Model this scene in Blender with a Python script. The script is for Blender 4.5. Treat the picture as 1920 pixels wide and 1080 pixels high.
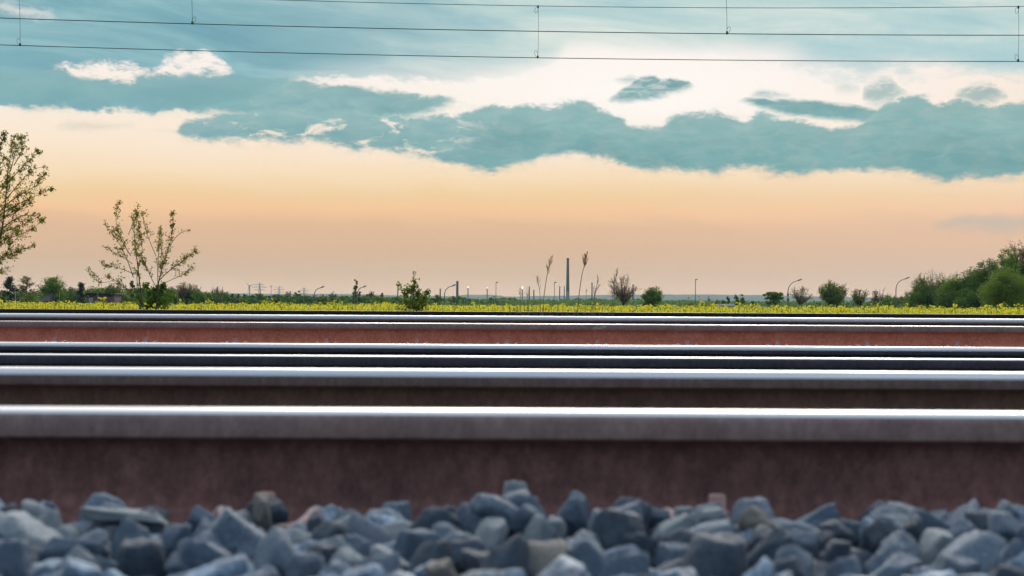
import bpy, math, random
import numpy as np
from math import radians, sin, cos, pi, atan2, atan, hypot

# ------------------------------------------------------------------ scene, camera
S = bpy.context.scene
for o in list(bpy.data.objects):
    bpy.data.objects.remove(o)
COL = S.collection
F = 3100.0            # focal length in pixels of a 1920 wide frame
HX, HY, ROLL = 960.0, 568.0, 0.0056

cam = bpy.data.cameras.new('camera'); co = bpy.data.objects.new('camera', cam); COL.objects.link(co)
cam.sensor_width = 36; cam.lens = F / 1920 * 36
cam.clip_start = 0.05; cam.clip_end = 30000
co.location = (0, 0, 0)
co.rotation_euler = (radians(90) + math.atan((HY - 540) / F), ROLL, 0)
co.rotation_mode = 'XYZ'
import mathutils
co.rotation_euler = (mathutils.Matrix.Rotation(radians(90) + math.atan((HY - 540) / F), 3, 'X') @ mathutils.Matrix.Rotation(ROLL, 3, 'Z')).to_euler()
cam.dof.use_dof = True; cam.dof.focus_distance = 30.0; cam.dof.aperture_fstop = 7.6; cam.dof.aperture_blades = 7
S.camera = co

# ------------------------------------------------------------------ sun, exposure
SUN_EL, SUN_AZ = radians(27), radians(6)
sl = bpy.data.lights.new('sun', 'SUN'); so = bpy.data.objects.new('sun', sl); COL.objects.link(so)
sl.energy = 1.5; sl.angle = radians(30); sl.color = (1.0, 0.93, 0.84)
sd = mathutils.Vector((sin(SUN_AZ) * cos(SUN_EL), cos(SUN_AZ) * cos(SUN_EL), sin(SUN_EL)))
so.rotation_euler = sd.to_track_quat('Z', 'Y').to_euler(); so.location = (0, 50, 40)
S.view_settings.view_transform = 'Standard'; S.view_settings.look = 'None'
S.view_settings.exposure = 0; S.view_settings.gamma = 1; S.view_settings.use_curve_mapping = False
S.cycles.use_denoising = True
S.cycles.volume_bounces = 1; S.cycles.max_bounces = 8; S.cycles.diffuse_bounces = 3
S.cycles.transparent_max_bounces = 8
S.cycles.sample_clamp_indirect = 4

def lin(r, g, b):
    f = lambda c: ((c / 255 + 0.055) / 1.055) ** 2.4 if c > 10 else c / 255 / 12.92
    return (f(r), f(g), f(b), 1)

# ------------------------------------------------------------------ node helper
class NT:
    def __init__(s, tree): s.t = tree; s.n = tree.nodes; s.l = tree.links
    def new(s, typ, **kw):
        n = s.n.new(typ)
        for k, v in kw.items(): setattr(n, k, v)
        return n
    def put(s, sock, v):
        if isinstance(v, bpy.types.NodeSocket): s.l.new(v, sock)
        elif v is not None: sock.default_value = v
    def m(s, op, a, b=None, c=None, clamp=False):
        n = s.new('ShaderNodeMath', operation=op, use_clamp=clamp)
        s.put(n.inputs[0], a)
        if b is not None: s.put(n.inputs[1], b)
        if c is not None: s.put(n.inputs[2], c)
        return n.outputs[0]
    def vec(s, x, y, z=0.0):
        n = s.new('ShaderNodeCombineXYZ'); s.put(n.inputs[0], x); s.put(n.inputs[1], y); s.put(n.inputs[2], z)
        return n.outputs[0]
    def noise(s, v, scale, detail=4, rough=0.5, dist=0.0):
        n = s.new('ShaderNodeTexNoise'); s.put(n.inputs['Vector'], v); n.inputs['Scale'].default_value = scale
        n.inputs['Detail'].default_value = detail; n.inputs['Roughness'].default_value = rough
        n.inputs['Distortion'].default_value = dist
        return n.outputs['Fac']
    def mix(s, f, a, b):
        n = s.new('ShaderNodeMix', data_type='RGBA')
        s.put(n.inputs['Factor'], f); s.put(n.inputs['A'], a); s.put(n.inputs['B'], b)
        return n.outputs['Result']
    def ramp(s, f, stops, interp='LINEAR'):
        n = s.new('ShaderNodeValToRGB'); s.put(n.inputs[0], f); e = n.color_ramp.elements
        n.color_ramp.interpolation = interp
        while len(e) < len(stops): e.new(0.5)
        for i, (p, c) in enumerate(stops): e[i].position = p; e[i].color = c if len(c) == 4 else (*c, 1)
        return n.outputs[0]
    def smooth(s, v, lo, hi):
        n = s.new('ShaderNodeMapRange', interpolation_type='SMOOTHSTEP')
        s.put(n.inputs['Value'], v); n.inputs['From Min'].default_value = lo; n.inputs['From Max'].default_value = hi
        return n.outputs['Result']
    def curve(s, f, pts):
        n = s.new('ShaderNodeFloatCurve'); s.put(n.inputs['Value'], f)
        c = n.mapping.curves[0]
        while len(c.points) < len(pts): c.points.new(0.5, 0.5)
        for p, (x, y) in zip(c.points, pts):
            p.location = (x, y); p.handle_type = 'AUTO'
        n.mapping.update()
        return n.outputs[0]

# ------------------------------------------------------------------ sky
W = bpy.data.worlds.new('World'); S.world = W; W.use_nodes = True
w = NT(W.node_tree); w.n.clear()
out = w.new('ShaderNodeOutputWorld'); bg = w.new('ShaderNodeBackground'); bg.inputs['Strength'].default_value = 0.1
w.l.new(bg.outputs[0], out.inputs[0])
nish = w.new('ShaderNodeTexSky', sky_type='NISHITA'); nish.sun_disc = False
nish.sun_elevation = SUN_EL; nish.sun_rotation = SUN_AZ; nish.dust_density = 2.0
tc = w.new('ShaderNodeTexCoord'); sx = w.new('ShaderNodeSeparateXYZ'); w.l.new(tc.outputs['Generated'], sx.inputs[0])
az = w.m('ARCTAN2', sx.outputs[0], sx.outputs[1])
el = w.m('ARCSINE', sx.outputs[2])
T0, T1, E1 = -0.4, 0.4, 0.22
tt = w.m('DIVIDE', w.m('SUBTRACT', az, T0), T1 - T0, clamp=True)
def ang(px, py):
    dx = px - HX; h = HY + ROLL * dx
    return atan(dx / F), atan((h - py) / hypot(F, dx))
def cpts(pl):
    r = []
    for px, py in pl:
        a, e = ang(px, py); r.append(((a - T0) / (T1 - T0), max(0, min(1, e / E1))))
    if r[0][0] > 0.001: r.insert(0, (0.0, r[0][1]))
    if r[-1][0] < 0.999: r.append((1.0, r[-1][1]))
    return r
nv = w.vec(az, w.m('MULTIPLY', el, 1.9))
n_edge = w.noise(nv, 46, 9, 0.66, 0.3)
n_fine = w.noise(nv, 190, 6, 0.65, 0.3)
n_big = w.noise(w.vec(az, w.m('ADD', w.m('MULTIPLY', el, 5.5), w.m('MULTIPLY', az, 0.5))), 9, 8, 0.6, 0.6)
px_ = 1 / F
def edge_el(amp):   # amp in pixels
    d = w.m('MULTIPLY', w.m('SUBTRACT', n_edge, 0.5), amp * 4.2 * px_)
    d2 = w.m('MULTIPLY', w.m('SUBTRACT', n_fine, 0.5), amp * 1.2 * px_)
    return w.m('ADD', el, w.m('ADD', d, d2))
n_wisp = w.noise(w.vec(az, w.m('MULTIPLY', el, 3.0)), 85, 7, 0.62, 0.6); SH = []
def cloud(top, bot, amp=16, wt=4, wb=9, wisp=False):
    e = edge_el(amp); wt *= 1.7; wb *= 1.9
    t = w.m('MULTIPLY', w.curve(tt, cpts(top)), E1); b = w.m('MULTIPLY', w.curve(tt, cpts(bot)), E1)
    a = w.smooth(w.m('SUBTRACT', t, e), -wt * px_, wt * px_)
    c = w.smooth(w.m('SUBTRACT', e, b), -wb * px_, wb * px_)
    core = w.m('MULTIPLY', a, c)
    if not wisp: return core
    a2 = w.smooth(w.m('SUBTRACT', t, e), -13 * px_, 12 * px_); c2 = w.smooth(w.m('SUBTRACT', e, b), -22 * px_, 16 * px_)
    outer = w.m('MULTIPLY', w.m('MULTIPLY', a2, c2), w.smooth(n_wisp, 0.42, 0.66))
    SH.append(w.m('MULTIPLY', core, w.smooth(w.m('DIVIDE', w.m('SUBTRACT', e, b), w.m('MAXIMUM', w.m('SUBTRACT', t, b), 6 * px_)), 0.15, 1.0)))
    return w.m('MAXIMUM', core, w.m('MULTIPLY', outer, 0.62))
# base gradient by elevation
E = lambda py: (HY - py) / F / E1
ef = w.m('DIVIDE', w.m('ADD', el, w.m('MULTIPLY', w.m('SUBTRACT', n_big, 0.5), 0.016)), E1, clamp=True)
base = w.ramp(ef, [(0.0, (0.934, 0.577, 0.352, 1)), (E(545), (0.909, 0.567, 0.332, 1)), (E(520), (0.860, 0.515, 0.267, 1)), (E(480), (0.807, 0.473, 0.244, 1)), (E(430), (0.841, 0.496, 0.270, 1)), (E(395), (1.003, 0.592, 0.294, 1)), (E(370), (0.966, 0.647, 0.325, 1)), (E(330), (1.010, 0.760, 0.490, 1)), (E(280), (1.026, 0.830, 0.640, 1)), (E(210), lin(254, 240, 222)), (E(120), lin(255, 244, 236)), (1.0, lin(238, 238, 230))])
pinkr = w.smooth(w.m('ADD', az, w.m('MULTIPLY', el, -1.0)), -0.1, 0.3)
base = w.mix(w.m('MULTIPLY', w.smooth(el, 0.02, 0.0), 0.5), base, (1.0, 0.68, 0.44, 1))
base = w.mix(w.m('MULTIPLY', pinkr, 0.4), base, w.mix(w.smooth(el, 0.03, 0.09), (0.96, 0.60, 0.41, 1), lin(255, 228, 206)))
# bright glow core
glow = w.m('MULTIPLY', w.smooth(w.m('ABSOLUTE', w.m('SUBTRACT', az, 0.08)), 0.26, 0.0), w.smooth(w.m('ABSOLUTE', w.m('SUBTRACT', el, 0.125)), 0.05, 0.0))
base = w.mix(w.m('MULTIPLY', glow, 0.8), base, (1.06, 1.0, 0.95, 1))
# upper teal veil
veil_col_l = w.ramp(n_big, [(0.3, lin(112, 160, 174)), (0.5, lin(128, 175, 185)), (0.68, lin(158, 197, 202))])
veil_col_r = w.ramp(n_big, [(0.3, lin(164, 200, 206)), (0.5, lin(196, 218, 215)), (0.68, lin(226, 232, 224))])
vmix = w.smooth(w.m('ADD', az, w.m('MULTIPLY', el, 0.6)), -0.1, 0.16)
veil_col = w.mix(vmix, veil_col_l, veil_col_r)
veil_bot = [(-400, 220), (0, 200), (100, 205), (430, 200), (520, 165), (560, 151), (650, 144), (770, 148), (860, 152), (950, 146), (1010, 137), (1045, 122), (1065, 104), (1200, 108),
            (1330, 110), (1480, 112), (1530, 126), (1600, 140), (1680, 136), (1760, 138), (1830, 152), (1920, 155), (2300, 160)]
e18 = edge_el(14)
vb = w.m('MULTIPLY', w.curve(tt, cpts(veil_bot)), E1)
veil = w.smooth(w.m('SUBTRACT', e18, vb), -6 * px_, 9 * px_)
softv = w.smooth(w.m('SUBTRACT', el, vb), 0.0, 45 * px_)       # thin towards its lower edge on the right
veil = w.m('MULTIPLY', veil, w.m('ADD', w.m('MULTIPLY', softv, vmix), w.m('SUBTRACT', 1.0, vmix), clamp=True))
holes = cloud([(90, 132), (110, 124), (160, 117), (200, 117), (250, 126), (275, 131), (300, 117), (340, 103), (375, 99), (400, 110), (432, 131), (445, 140)],
              [(90, 127), (115, 133), (140, 143), (200, 152), (250, 146), (280, 138), (330, 141), (380, 143), (432, 134), (445, 128)], 18, 5, 5)
holes = w.m('MULTIPLY', holes, w.m('ADD', 0.45, w.m('MULTIPLY', w.smooth(n_wisp, 0.30, 0.52), 0.55)))
holes2 = cloud([(-60, 0), (0, 5), (50, 14), (95, 25), (110, 34)], [(-60, 8), (0, 18), (50, 29), (95, 30), (110, 26)], 12, 7, 7)
hole = w.m('MAXIMUM', holes, w.m('MULTIPLY', holes2, 0.75))
veil = w.m('MULTIPLY', veil, w.m('SUBTRACT', 1.0, hole))
sky = w.mix(veil, base, veil_col)
# darker bank inside the veil on the right (1500..1900, 60..140)
bank = cloud([(1440, 95), (1500, 82), (1560, 62), (1650, 48), (1750, 52), (1840, 76), (2100, 88)], [(1440, 98), (1520, 128), (1600, 138), (1700, 128), (1800, 120), (1900, 135), (2100, 150)], 30, 22, 16)
sky = w.mix(w.m('MULTIPLY', bank, 0.55), sky, lin(163, 202, 210))
# dark teal clouds
dk = w.noise(w.vec(az, w.m('MULTIPLY', el, 3.2)), 17, 8, 0.6, 0.5)
dark_col = w.ramp(dk, [(0.3, lin(99, 153, 156)), (0.5, lin(111, 164, 166)), (0.7, lin(128, 177, 177))])
dark_l = w.ramp(dk, [(0.3, lin(114, 163, 168)), (0.5, lin(123, 171, 175)), (0.7, lin(138, 182, 183))])
U = cloud([(-400, 120), (0, 140), (100, 132), (150, 142), (200, 152), (240, 150), (300, 140), (400, 142), (500, 148), (600, 156), (650, 160), (700, 168), (760, 175), (800, 181), (845, 186), (870, 196)],
          [(-400, 190), (0, 192), (80, 206), (120, 201), (200, 196), (250, 194), (300, 204), (400, 211), (450, 217), (600, 226), (700, 224), (790, 214), (830, 200), (850, 189), (870, 184)], 11, 4, 7, True)
M = cloud([(322, 246), (340, 233), (380, 222), (430, 212), (500, 203), (620, 206), (700, 212), (790, 218), (830, 215), (860, 210), (900, 202), (960, 198), (1030, 200), (1060, 195), (1090, 191),
           (1115, 200), (1140, 210), (1170, 229), (1185, 238), (1230, 239), (1250, 225), (1300, 212), (1350, 214), (1395, 222), (1420, 210), (1440, 212), (1480, 221), (1540, 235), (1595, 239),
           (1625, 228), (1640, 205), (1680, 188), (1725, 178), (1760, 189), (1790, 184), (1830, 190), (1860, 197), (1920, 188), (2300, 180)],
          [(322, 242), (345, 257), (400, 262), (500, 262), (600, 268), (680, 278), (760, 286), (820, 300), (860, 312), (900, 319), (950, 310), (1000, 299), (1060, 292), (1100, 290), (1150, 300),
           (1200, 314), (1300, 320), (1400, 315), (1440, 318), (1500, 325), (1540, 325), (1600, 318), (1660, 318), (1720, 328), (1800, 332), (1920, 331), (2300, 325)], 12, 4, 5, True)
holesM = w.m('MULTIPLY', w.m('MULTIPLY', w.smooth(w.noise(w.vec(az, w.m('MULTIPLY', el, 2.6)), 48, 8, 0.65, 0.5), 0.53, 0.66), w.smooth(az, 0.0, -0.07)), w.smooth(el, 0.122, 0.110))
M = w.m('MULTIPLY', M, w.m('SUBTRACT', 1.0, w.m('MULTIPLY', holesM, 0.85)))
Nn = cloud([(1380, 193), (1395, 186), (1450, 188), (1510, 188), (1560, 195), (1645, 205), (1660, 210)], [(1380, 187), (1395, 190), (1430, 203), (1480, 214), (1540, 221), (1600, 227), (1660, 240)], 5, 3, 4)
def small(x0, x1, yt, yb, k=0.35, **kw):
    xm = x0 + (x1 - x0) * k
    return cloud([(x0 - 6, yb + 3), (x0, (yt + yb) / 2), (xm, yt), (x1 - (x1 - xm) * 0.3, (yt * 2 + yb) / 3), (x1, (yt + yb) / 2), (x1 + 6, yb + 3)],
                 [(x0 - 6, yt - 3), (x0, (yt + yb) / 2), (xm, yb), (x1 - (x1 - xm) * 0.3, (yt + yb * 2) / 3), (x1, (yt + yb) / 2), (x1 + 6, yt - 3)], **kw)
smalls = [(cloud([(1136, 192), (1143, 184), (1160, 171), (1180, 158), (1200, 146), (1215, 143), (1240, 149), (1270, 151), (1298, 160), (1306, 170)], [(1136, 186), (1146, 189), (1180, 188), (1220, 181), (1260, 173), (1298, 163), (1306, 156)], 8, 3, 5), 0.97), (cloud([(1145, 152), (1160, 147), (1185, 145), (1202, 150)], [(1145, 148), (1165, 153), (1185, 155), (1202, 148)], 5, 4, 4), .6), (small(1408, 1478, 168, 184, amp=6), 0.75), (small(1612, 1700, 153, 193, 0.5, amp=16, wt=6, wb=9), 0.7),
          (small(1785, 1892, 160, 190, 0.6, amp=10, wt=5, wb=6), 0.75), (small(1562, 1610, 157, 168, amp=5), 0.5)]
dark = w.m('MAXIMUM', U, w.m('MAXIMUM', M, Nn))
topl = w.m('MAXIMUM', SH[0], SH[1])
dark_col = w.mix(w.m('MULTIPLY', topl, 0.34), dark_col, lin(178, 206, 200)); dark_l = w.mix(w.m('MULTIPLY', topl, 0.22), dark_l, lin(176, 204, 202))
for sm_, k_ in smalls: dark = w.m('MAXIMUM', dark, w.m('MULTIPLY', w.m('MULTIPLY', sm_, w.m('ADD', 0.55, w.m('MULTIPLY', w.smooth(n_wisp, 0.32, 0.56), 0.45))), k_))
thin_ = w.smooth(w.noise(w.vec(az, w.m('MULTIPLY', el, 2.6)), 60, 8, 0.65, 0.5), 0.30, 0.62)
softd = w.m('ADD', w.m('MULTIPLY', dark, 0.88), w.m('MULTIPLY', w.m('MULTIPLY', dark, thin_), 0.10))
sky = w.mix(softd, sky, w.mix(w.smooth(az, -0.2, 0.1), dark_l, dark_col))
faint = small(1745, 2050, 404, 433, 0.4, amp=9, wt=6, wb=8)
sky = w.mix(w.m('MULTIPLY', faint, 0.55), sky, lin(188, 182, 170))
faint2 = small(100, 250, 228, 242, 0.4, amp=8, wt=4, wb=5)
sky = w.mix(w.m('MULTIPLY', faint2, 0.35), sky, lin(190, 190, 175))
# everything above / behind the framed part: broken bluish cloud over the clear sky
n_up = w.noise(tc.outputs['Generated'], 3.2, 6, 0.55, 0.5)
upc = w.ramp(n_up, [(0.35, (0.42, 0.56, 0.76, 1)), (0.5, (0.66, 0.82, 1.0, 1)), (0.65, (1.1, 1.2, 1.3, 1))])
up = w.smooth(el, 0.20, 0.34)
back = w.smooth(w.m('ABSOLUTE', az), 0.7, 1.6)
frontglow = w.m('MULTIPLY', w.smooth(w.m('ABSOLUTE', az), 1.7, 0.6), w.smooth(el, 1.3, 0.35))
upc = w.mix(frontglow, upc, w.mix(w.smooth(n_up, 0.35, 0.62), (1.9, 1.9, 1.85, 1), (2.9, 2.7, 2.45, 1)))
away = w.m('MAXIMUM', up, back)
upc = w.mix(w.m('MULTIPLY', w.smooth(el, 0.75, 0.05), back), upc, (0.11, 0.13, 0.19, 1))
sky = w.mix(away, sky, upc)
sky = w.mix(w.smooth(el, -0.004, -0.03), sky, (0.10, 0.11, 0.10, 1))
sc = w.new('ShaderNodeVectorMath', operation='SCALE'); w.l.new(sky, sc.inputs[0]); sc.inputs['Scale'].default_value = 10.0
fin = w.mix(w.m('SUBTRACT', 1.0, w.m('MULTIPLY', away, 0.25)), nish.outputs[0], sc.outputs[0])
w.l.new(fin, bg.inputs['Color'])

# ------------------------------------------------------------------ helpers for geometry
def P(px, py, d):
    dx = px - HX
    return (dx / F * d, d, (HY + ROLL * dx - py) / F * d)
def tag(o, label=None, cat=None, group=None, kind=None):
    if label: o['label'] = label
    if cat: o['category'] = cat
    if group: o['group'] = group
    if kind: o['kind'] = kind
    return o
def empty(name, loc=(0, 0, 0)):
    o = bpy.data.objects.new(name, None); o.location = loc; o.empty_display_size = 0.1; COL.objects.link(o); return o
def link(name, me, parent=None, loc=(0, 0, 0)):
    o = bpy.data.objects.new(name, me); COL.objects.link(o); o.location = loc
    if parent: o.parent = parent
    return o
def mesh_np(name, V, Fs, mats, smooth=False, mi=None):
    """Fs: list of int arrays (M,k)"""
    me = bpy.data.meshes.new(name)
    V = np.asarray(V, dtype=np.float32).reshape(-1, 3)
    if not isinstance(Fs, list): Fs = [Fs]
    Fs = [np.asarray(f, dtype=np.int32) for f in Fs if len(f)]
    tot = np.concatenate([np.full(len(f), f.shape[1], dtype=np.int32) for f in Fs])
    idx = np.concatenate([f.ravel() for f in Fs])
    me.vertices.add(len(V)); me.vertices.foreach_set('co', V.ravel())
    me.loops.add(len(idx)); me.loops.foreach_set('vertex_index', idx)
    me.polygons.add(len(tot))
    st = np.concatenate([[0], np.cumsum(tot)[:-1]]).astype(np.int32)
    me.polygons.foreach_set('loop_start', st); me.polygons.foreach_set('loop_total', tot)
    if mi is not None: me.polygons.foreach_set('material_index', np.asarray(mi, dtype=np.int32))
    if smooth: me.polygons.foreach_set('use_smooth', np.ones(len(tot), dtype=bool))
    for m in (mats if isinstance(mats, (list, tuple)) else [mats]): me.materials.append(m)
    me.update(calc_edges=True); me.validate()
    return me
def tubes(segs, k=5):
    """segs: list of (p0,p1,r0,r1) -> verts, quads"""
    if not segs: return np.zeros((0, 3)), np.zeros((0, 4), int)
    a = np.array([s[0] for s in segs], float); b = np.array([s[1] for s in segs], float)
    r0 = np.array([s[2] for s in segs]); r1 = np.array([s[3] for s in segs])
    d = b - a; L = np.linalg.norm(d, axis=1, keepdims=True) + 1e-9; d = d / L
    up = np.where(np.abs(d[:, 2:3]) > 0.9, np.array([[1., 0, 0]]), np.array([[0, 0, 1.]]))
    u = np.cross(d, up); u /= np.linalg.norm(u, axis=1, keepdims=True); v = np.cross(d, u)
    th = np.arange(k) * 2 * pi / k
    ring = u[:, None, :] * np.cos(th)[None, :, None] + v[:, None, :] * np.sin(th)[None, :, None]
    A = a[:, None, :] + ring * r0[:, None, None]; B = b[:, None, :] + ring * r1[:, None, None]
    V = np.concatenate([A, B], axis=1).reshape(-1, 3)
    i = np.arange(k); j = (i + 1) % k
    q = np.stack([i, j, j + k, i + k], axis=1)
    Q = (q[None] + (np.arange(len(segs)) * 2 * k)[:, None, None]).reshape(-1, 4)
    return V, Q
def poly_segs(pts, r0, r1):
    n = len(pts) - 1; s = []
    for i in range(n):
        s.append((pts[i], pts[i + 1], r0 + (r1 - r0) * i / n, r0 + (r1 - r0) * (i + 1) / n))
    return s
def leaves(C, size, rng, aspect=0.5, droop=None):
    """rhombic leaves at centres C (N,3); size scalar or (N,)"""
    C = np.asarray(C, float).reshape(-1, 3); N = len(C)
    size = np.broadcast_to(np.asarray(size, float), (N,)) * rng.uniform(0.7, 1.3, N)
    a = rng.normal(size=(N, 3)); a /= np.linalg.norm(a, axis=1, keepdims=True)
    t = rng.normal(size=(N, 3)); b = np.cross(a, t); b /= np.linalg.norm(b, axis=1, keepdims=True)
    h = size[:, None] / 2
    V = np.stack([C - a * h, C + b * h * aspect, C + a * h, C - b * h * aspect], axis=1).reshape(-1, 3)
    return V, np.arange(N * 4).reshape(N, 4)
def box(x0, x1, y0, y1, z0, z1):
    V = np.array([(x, y, z) for x in (x0, x1) for y in (y0, y1) for z in (z0, z1)], float)
    Q = np.array([(0, 1, 3, 2), (4, 6, 7, 5), (0, 4, 5, 1), (2, 3, 7, 6), (0, 2, 6, 4), (1, 5, 7, 3)])
    return V, Q
def joinVQ(parts):
    V = []; Q = {}; n = 0
    for v, q in parts:
        v = np.asarray(v).reshape(-1, 3); q = np.asarray(q)
        if len(q) == 0: continue
        V.append(v); Q.setdefault(q.shape[1], []).append(q + n); n += len(v)
    return np.concatenate(V), [np.concatenate(x) for x in Q.values()]
def lathe(prof, k=12, c=(0, 0, 0)):
    """prof: [(r,z)..] -> verts, quads"""
    th = np.arange(k) * 2 * pi / k; V = []
    for r, z in prof: V += [(c[0] + r * cos(t), c[1] + r * sin(t), c[2] + z) for t in th]
    i = np.arange(k); j = (i + 1) % k; Q = []
    for s in range(len(prof) - 1): Q.append(np.stack([i + s * k, j + s * k, j + (s + 1) * k, i + (s + 1) * k], 1))
    return np.array(V), np.concatenate(Q)

# ------------------------------------------------------------------ materials
def mat(name, col, rough=0.7, metal=0.0, vary=0.0, scale=5.0, col2=None, spec=0.5, transl=0.0, bump=0.0, bscale=200.0, coords='Object', detail=4):
    m = bpy.data.materials.new(name); m.use_nodes = True; t = NT(m.node_tree)
    b = m.node_tree.nodes['Principled BSDF']
    c = (*col[:3], 1)
    b.inputs['Roughness'].default_value = rough; b.inputs['Metallic'].default_value = metal
    b.inputs['Specular IOR Level'].default_value = spec
    tcn = t.new('ShaderNodeTexCoord')
    if col2 is not None:
        n = t.noise(tcn.outputs[coords], scale, detail, 0.55)
        cc = t.ramp(n, [(0.5 - 0.18, c), (0.5 + 0.18, (*col2[:3], 1))]); t.l.new(cc, b.inputs['Base Color'])
    else:
        b.inputs['Base Color'].default_value = c; cc = None
    if bump:
        bn = t.new('ShaderNodeBump'); bn.inputs['Strength'].default_value = bump; bn.inputs['Distance'].default_value = 0.002
        t.l.new(t.noise(tcn.outputs[coords], bscale, 4, 0.6), bn.inputs['Height']); t.l.new(bn.outputs[0], b.inputs['Normal'])
    if transl:
        tr = t.new('ShaderNodeBsdfTranslucent'); mx = t.new('ShaderNodeMixShader'); mx.inputs[0].default_value = transl
        if cc is not None: t.l.new(cc, tr.inputs[0])
        else: tr.inputs[0].default_value = c
        o = m.node_tree.nodes['Material Output']
        t.l.new(b.outputs[0], mx.inputs[1]); t.l.new(tr.outputs[0], mx.inputs[2]); t.l.new(mx.outputs[0], o.inputs[0])
    return m

def rust_mat(name, c1, c2, c3, rough=0.75, vs=0.6):
    m = bpy.data.materials.new(name); m.use_nodes = True; t = NT(m.node_tree); b = m.node_tree.nodes['Principled BSDF']
    tcn = t.new('ShaderNodeTexCoord')
    mp = t.new('ShaderNodeMapping'); t.l.new(tcn.outputs['Object'], mp.inputs[0]); mp.inputs['Scale'].default_value = (1, 1, vs)
    n1 = t.noise(mp.outputs[0], 60, 8, 0.75); n2 = t.noise(tcn.outputs['Object'], 420, 3, 0.7); n3 = t.noise(mp.outputs[0], 9, 6, 0.6)
    f = t.m('ADD', t.m('MULTIPLY', n1, 0.45), t.m('ADD', t.m('MULTIPLY', n2, 0.3), t.m('MULTIPLY', n3, 0.25)))
    col = t.ramp(f, [(0.36, (*c1, 1)), (0.5, (*c2, 1)), (0.62, (*c3, 1))])
    t.l.new(col, b.inputs['Base Color']); b.inputs['Roughness'].default_value = rough; b.inputs['Specular IOR Level'].default_value = 0.35
    bn = t.new('ShaderNodeBump'); bn.inputs['Strength'].default_value = 0.5; bn.inputs['Distance'].default_value = 0.0006
    t.l.new(t.m('ADD', n2, n1), bn.inputs['Height']); t.l.new(bn.outputs[0], b.inputs['Normal'])
    return m
def steel_mat(name, base, rough):
    m = bpy.data.materials.new(name); m.use_nodes = True; t = NT(m.node_tree); b = m.node_tree.nodes['Principled BSDF']
    tcn = t.new('ShaderNodeTexCoord'); mp = t.new('ShaderNodeMapping'); t.l.new(tcn.outputs['Object'], mp.inputs[0]); mp.inputs['Scale'].default_value = (0.6, 60, 60)
    n = t.noise(mp.outputs[0], 8, 5, 0.6)
    t.l.new(t.ramp(n, [(0.3, (*[c * 0.85 for c in base], 1)), (0.7, (*base, 1))]), b.inputs['Base Color'])
    b.inputs['Metallic'].default_value = 1.0
    rr = t.new('ShaderNodeMapRange'); t.l.new(n, rr.inputs[0]); rr.inputs['To Min'].default_value = rough * 0.7; rr.inputs['To Max'].default_value = rough * 1.4
    t.l.new(rr.outputs[0], b.inputs['Roughness'])
    return m
#@@PART2
# ------------------------------------------------------------------ rails
# half profile of a flat-bottomed rail (x across, z below the crown), metres
def rail_profile():
    R = [(0.0, 0.0), (0.010, -0.0002), (0.018, -0.0008), (0.0245, -0.0022), (0.029, -0.0046), (0.0325, -0.0080), (0.0348, -0.0125), (0.0356, -0.0160)]
    body = [(0.0356, -0.0160), (0.0360, -0.0240), (0.0368, -0.0375), (0.0362, -0.0395), (0.0120, -0.0490), (0.0100, -0.0560), (0.0086, -0.0750), (0.0083, -0.0950), (0.0092, -0.1180),
            (0.0130, -0.1330), (0.0190, -0.1400), (0.0450, -0.1510), (0.0730, -0.1605), (0.0748, -0.1625), (0.0748, -0.1705), (0.0730, -0.1720)]
    return R, body
YAW = 0.007
STEEL = steel_mat('polished_steel', (0.72, 0.72, 0.74), 0.22)
def extrude(prof, x0, x1, closed, n=1):
    """prof: list of (y,z)"""
    xs = np.linspace(x0, x1, n + 1); k = len(prof); V = []
    for x in xs: V += [(x, y, z) for y, z in prof]
    Q = []
    for s in range(n):
        for i in range(k if closed else k - 1):
            j = (i + 1) % k
            Q.append((s * k + i, s * k + j, (s + 1) * k + j, (s + 1) * k + i))
    return np.array(V), np.array(Q)
RUSTC = {
 'A': rust_mat('rust_dark_plum', (0.075, 0.038, 0.034), (0.19, 0.092, 0.080), (0.36, 0.18, 0.145), 0.7),
 'B': rust_mat('rust_umber', (0.07, 0.042, 0.030), (0.155, 0.09, 0.062), (0.24, 0.14, 0.10), 0.75),
 'C': rust_mat('rust_blue_black', (0.022, 0.022, 0.028), (0.05, 0.048, 0.06), (0.085, 0.08, 0.095), 0.6),
 'E': rust_mat('rust_red', (0.36, 0.11, 0.066), (0.68, 0.22, 0.135), (0.84, 0.36, 0.24), 0.85, 1.0),
 'G': rust_mat('rust_black', (0.008, 0.008, 0.009), (0.016, 0.014, 0.015), (0.03, 0.024, 0.024), 0.8)}
HEADC = {'grey': rust_mat('head_grey_brown', (0.16, 0.105, 0.095), (0.29, 0.195, 0.175), (0.42, 0.30, 0.27), 0.55),
         'dark': RUSTC['C'], 'black': RUSTC['G'], 'brown': rust_mat('head_brown', (0.10, 0.07, 0.06), (0.17, 0.12, 0.105), (0.25, 0.18, 0.16), 0.55)}
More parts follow.
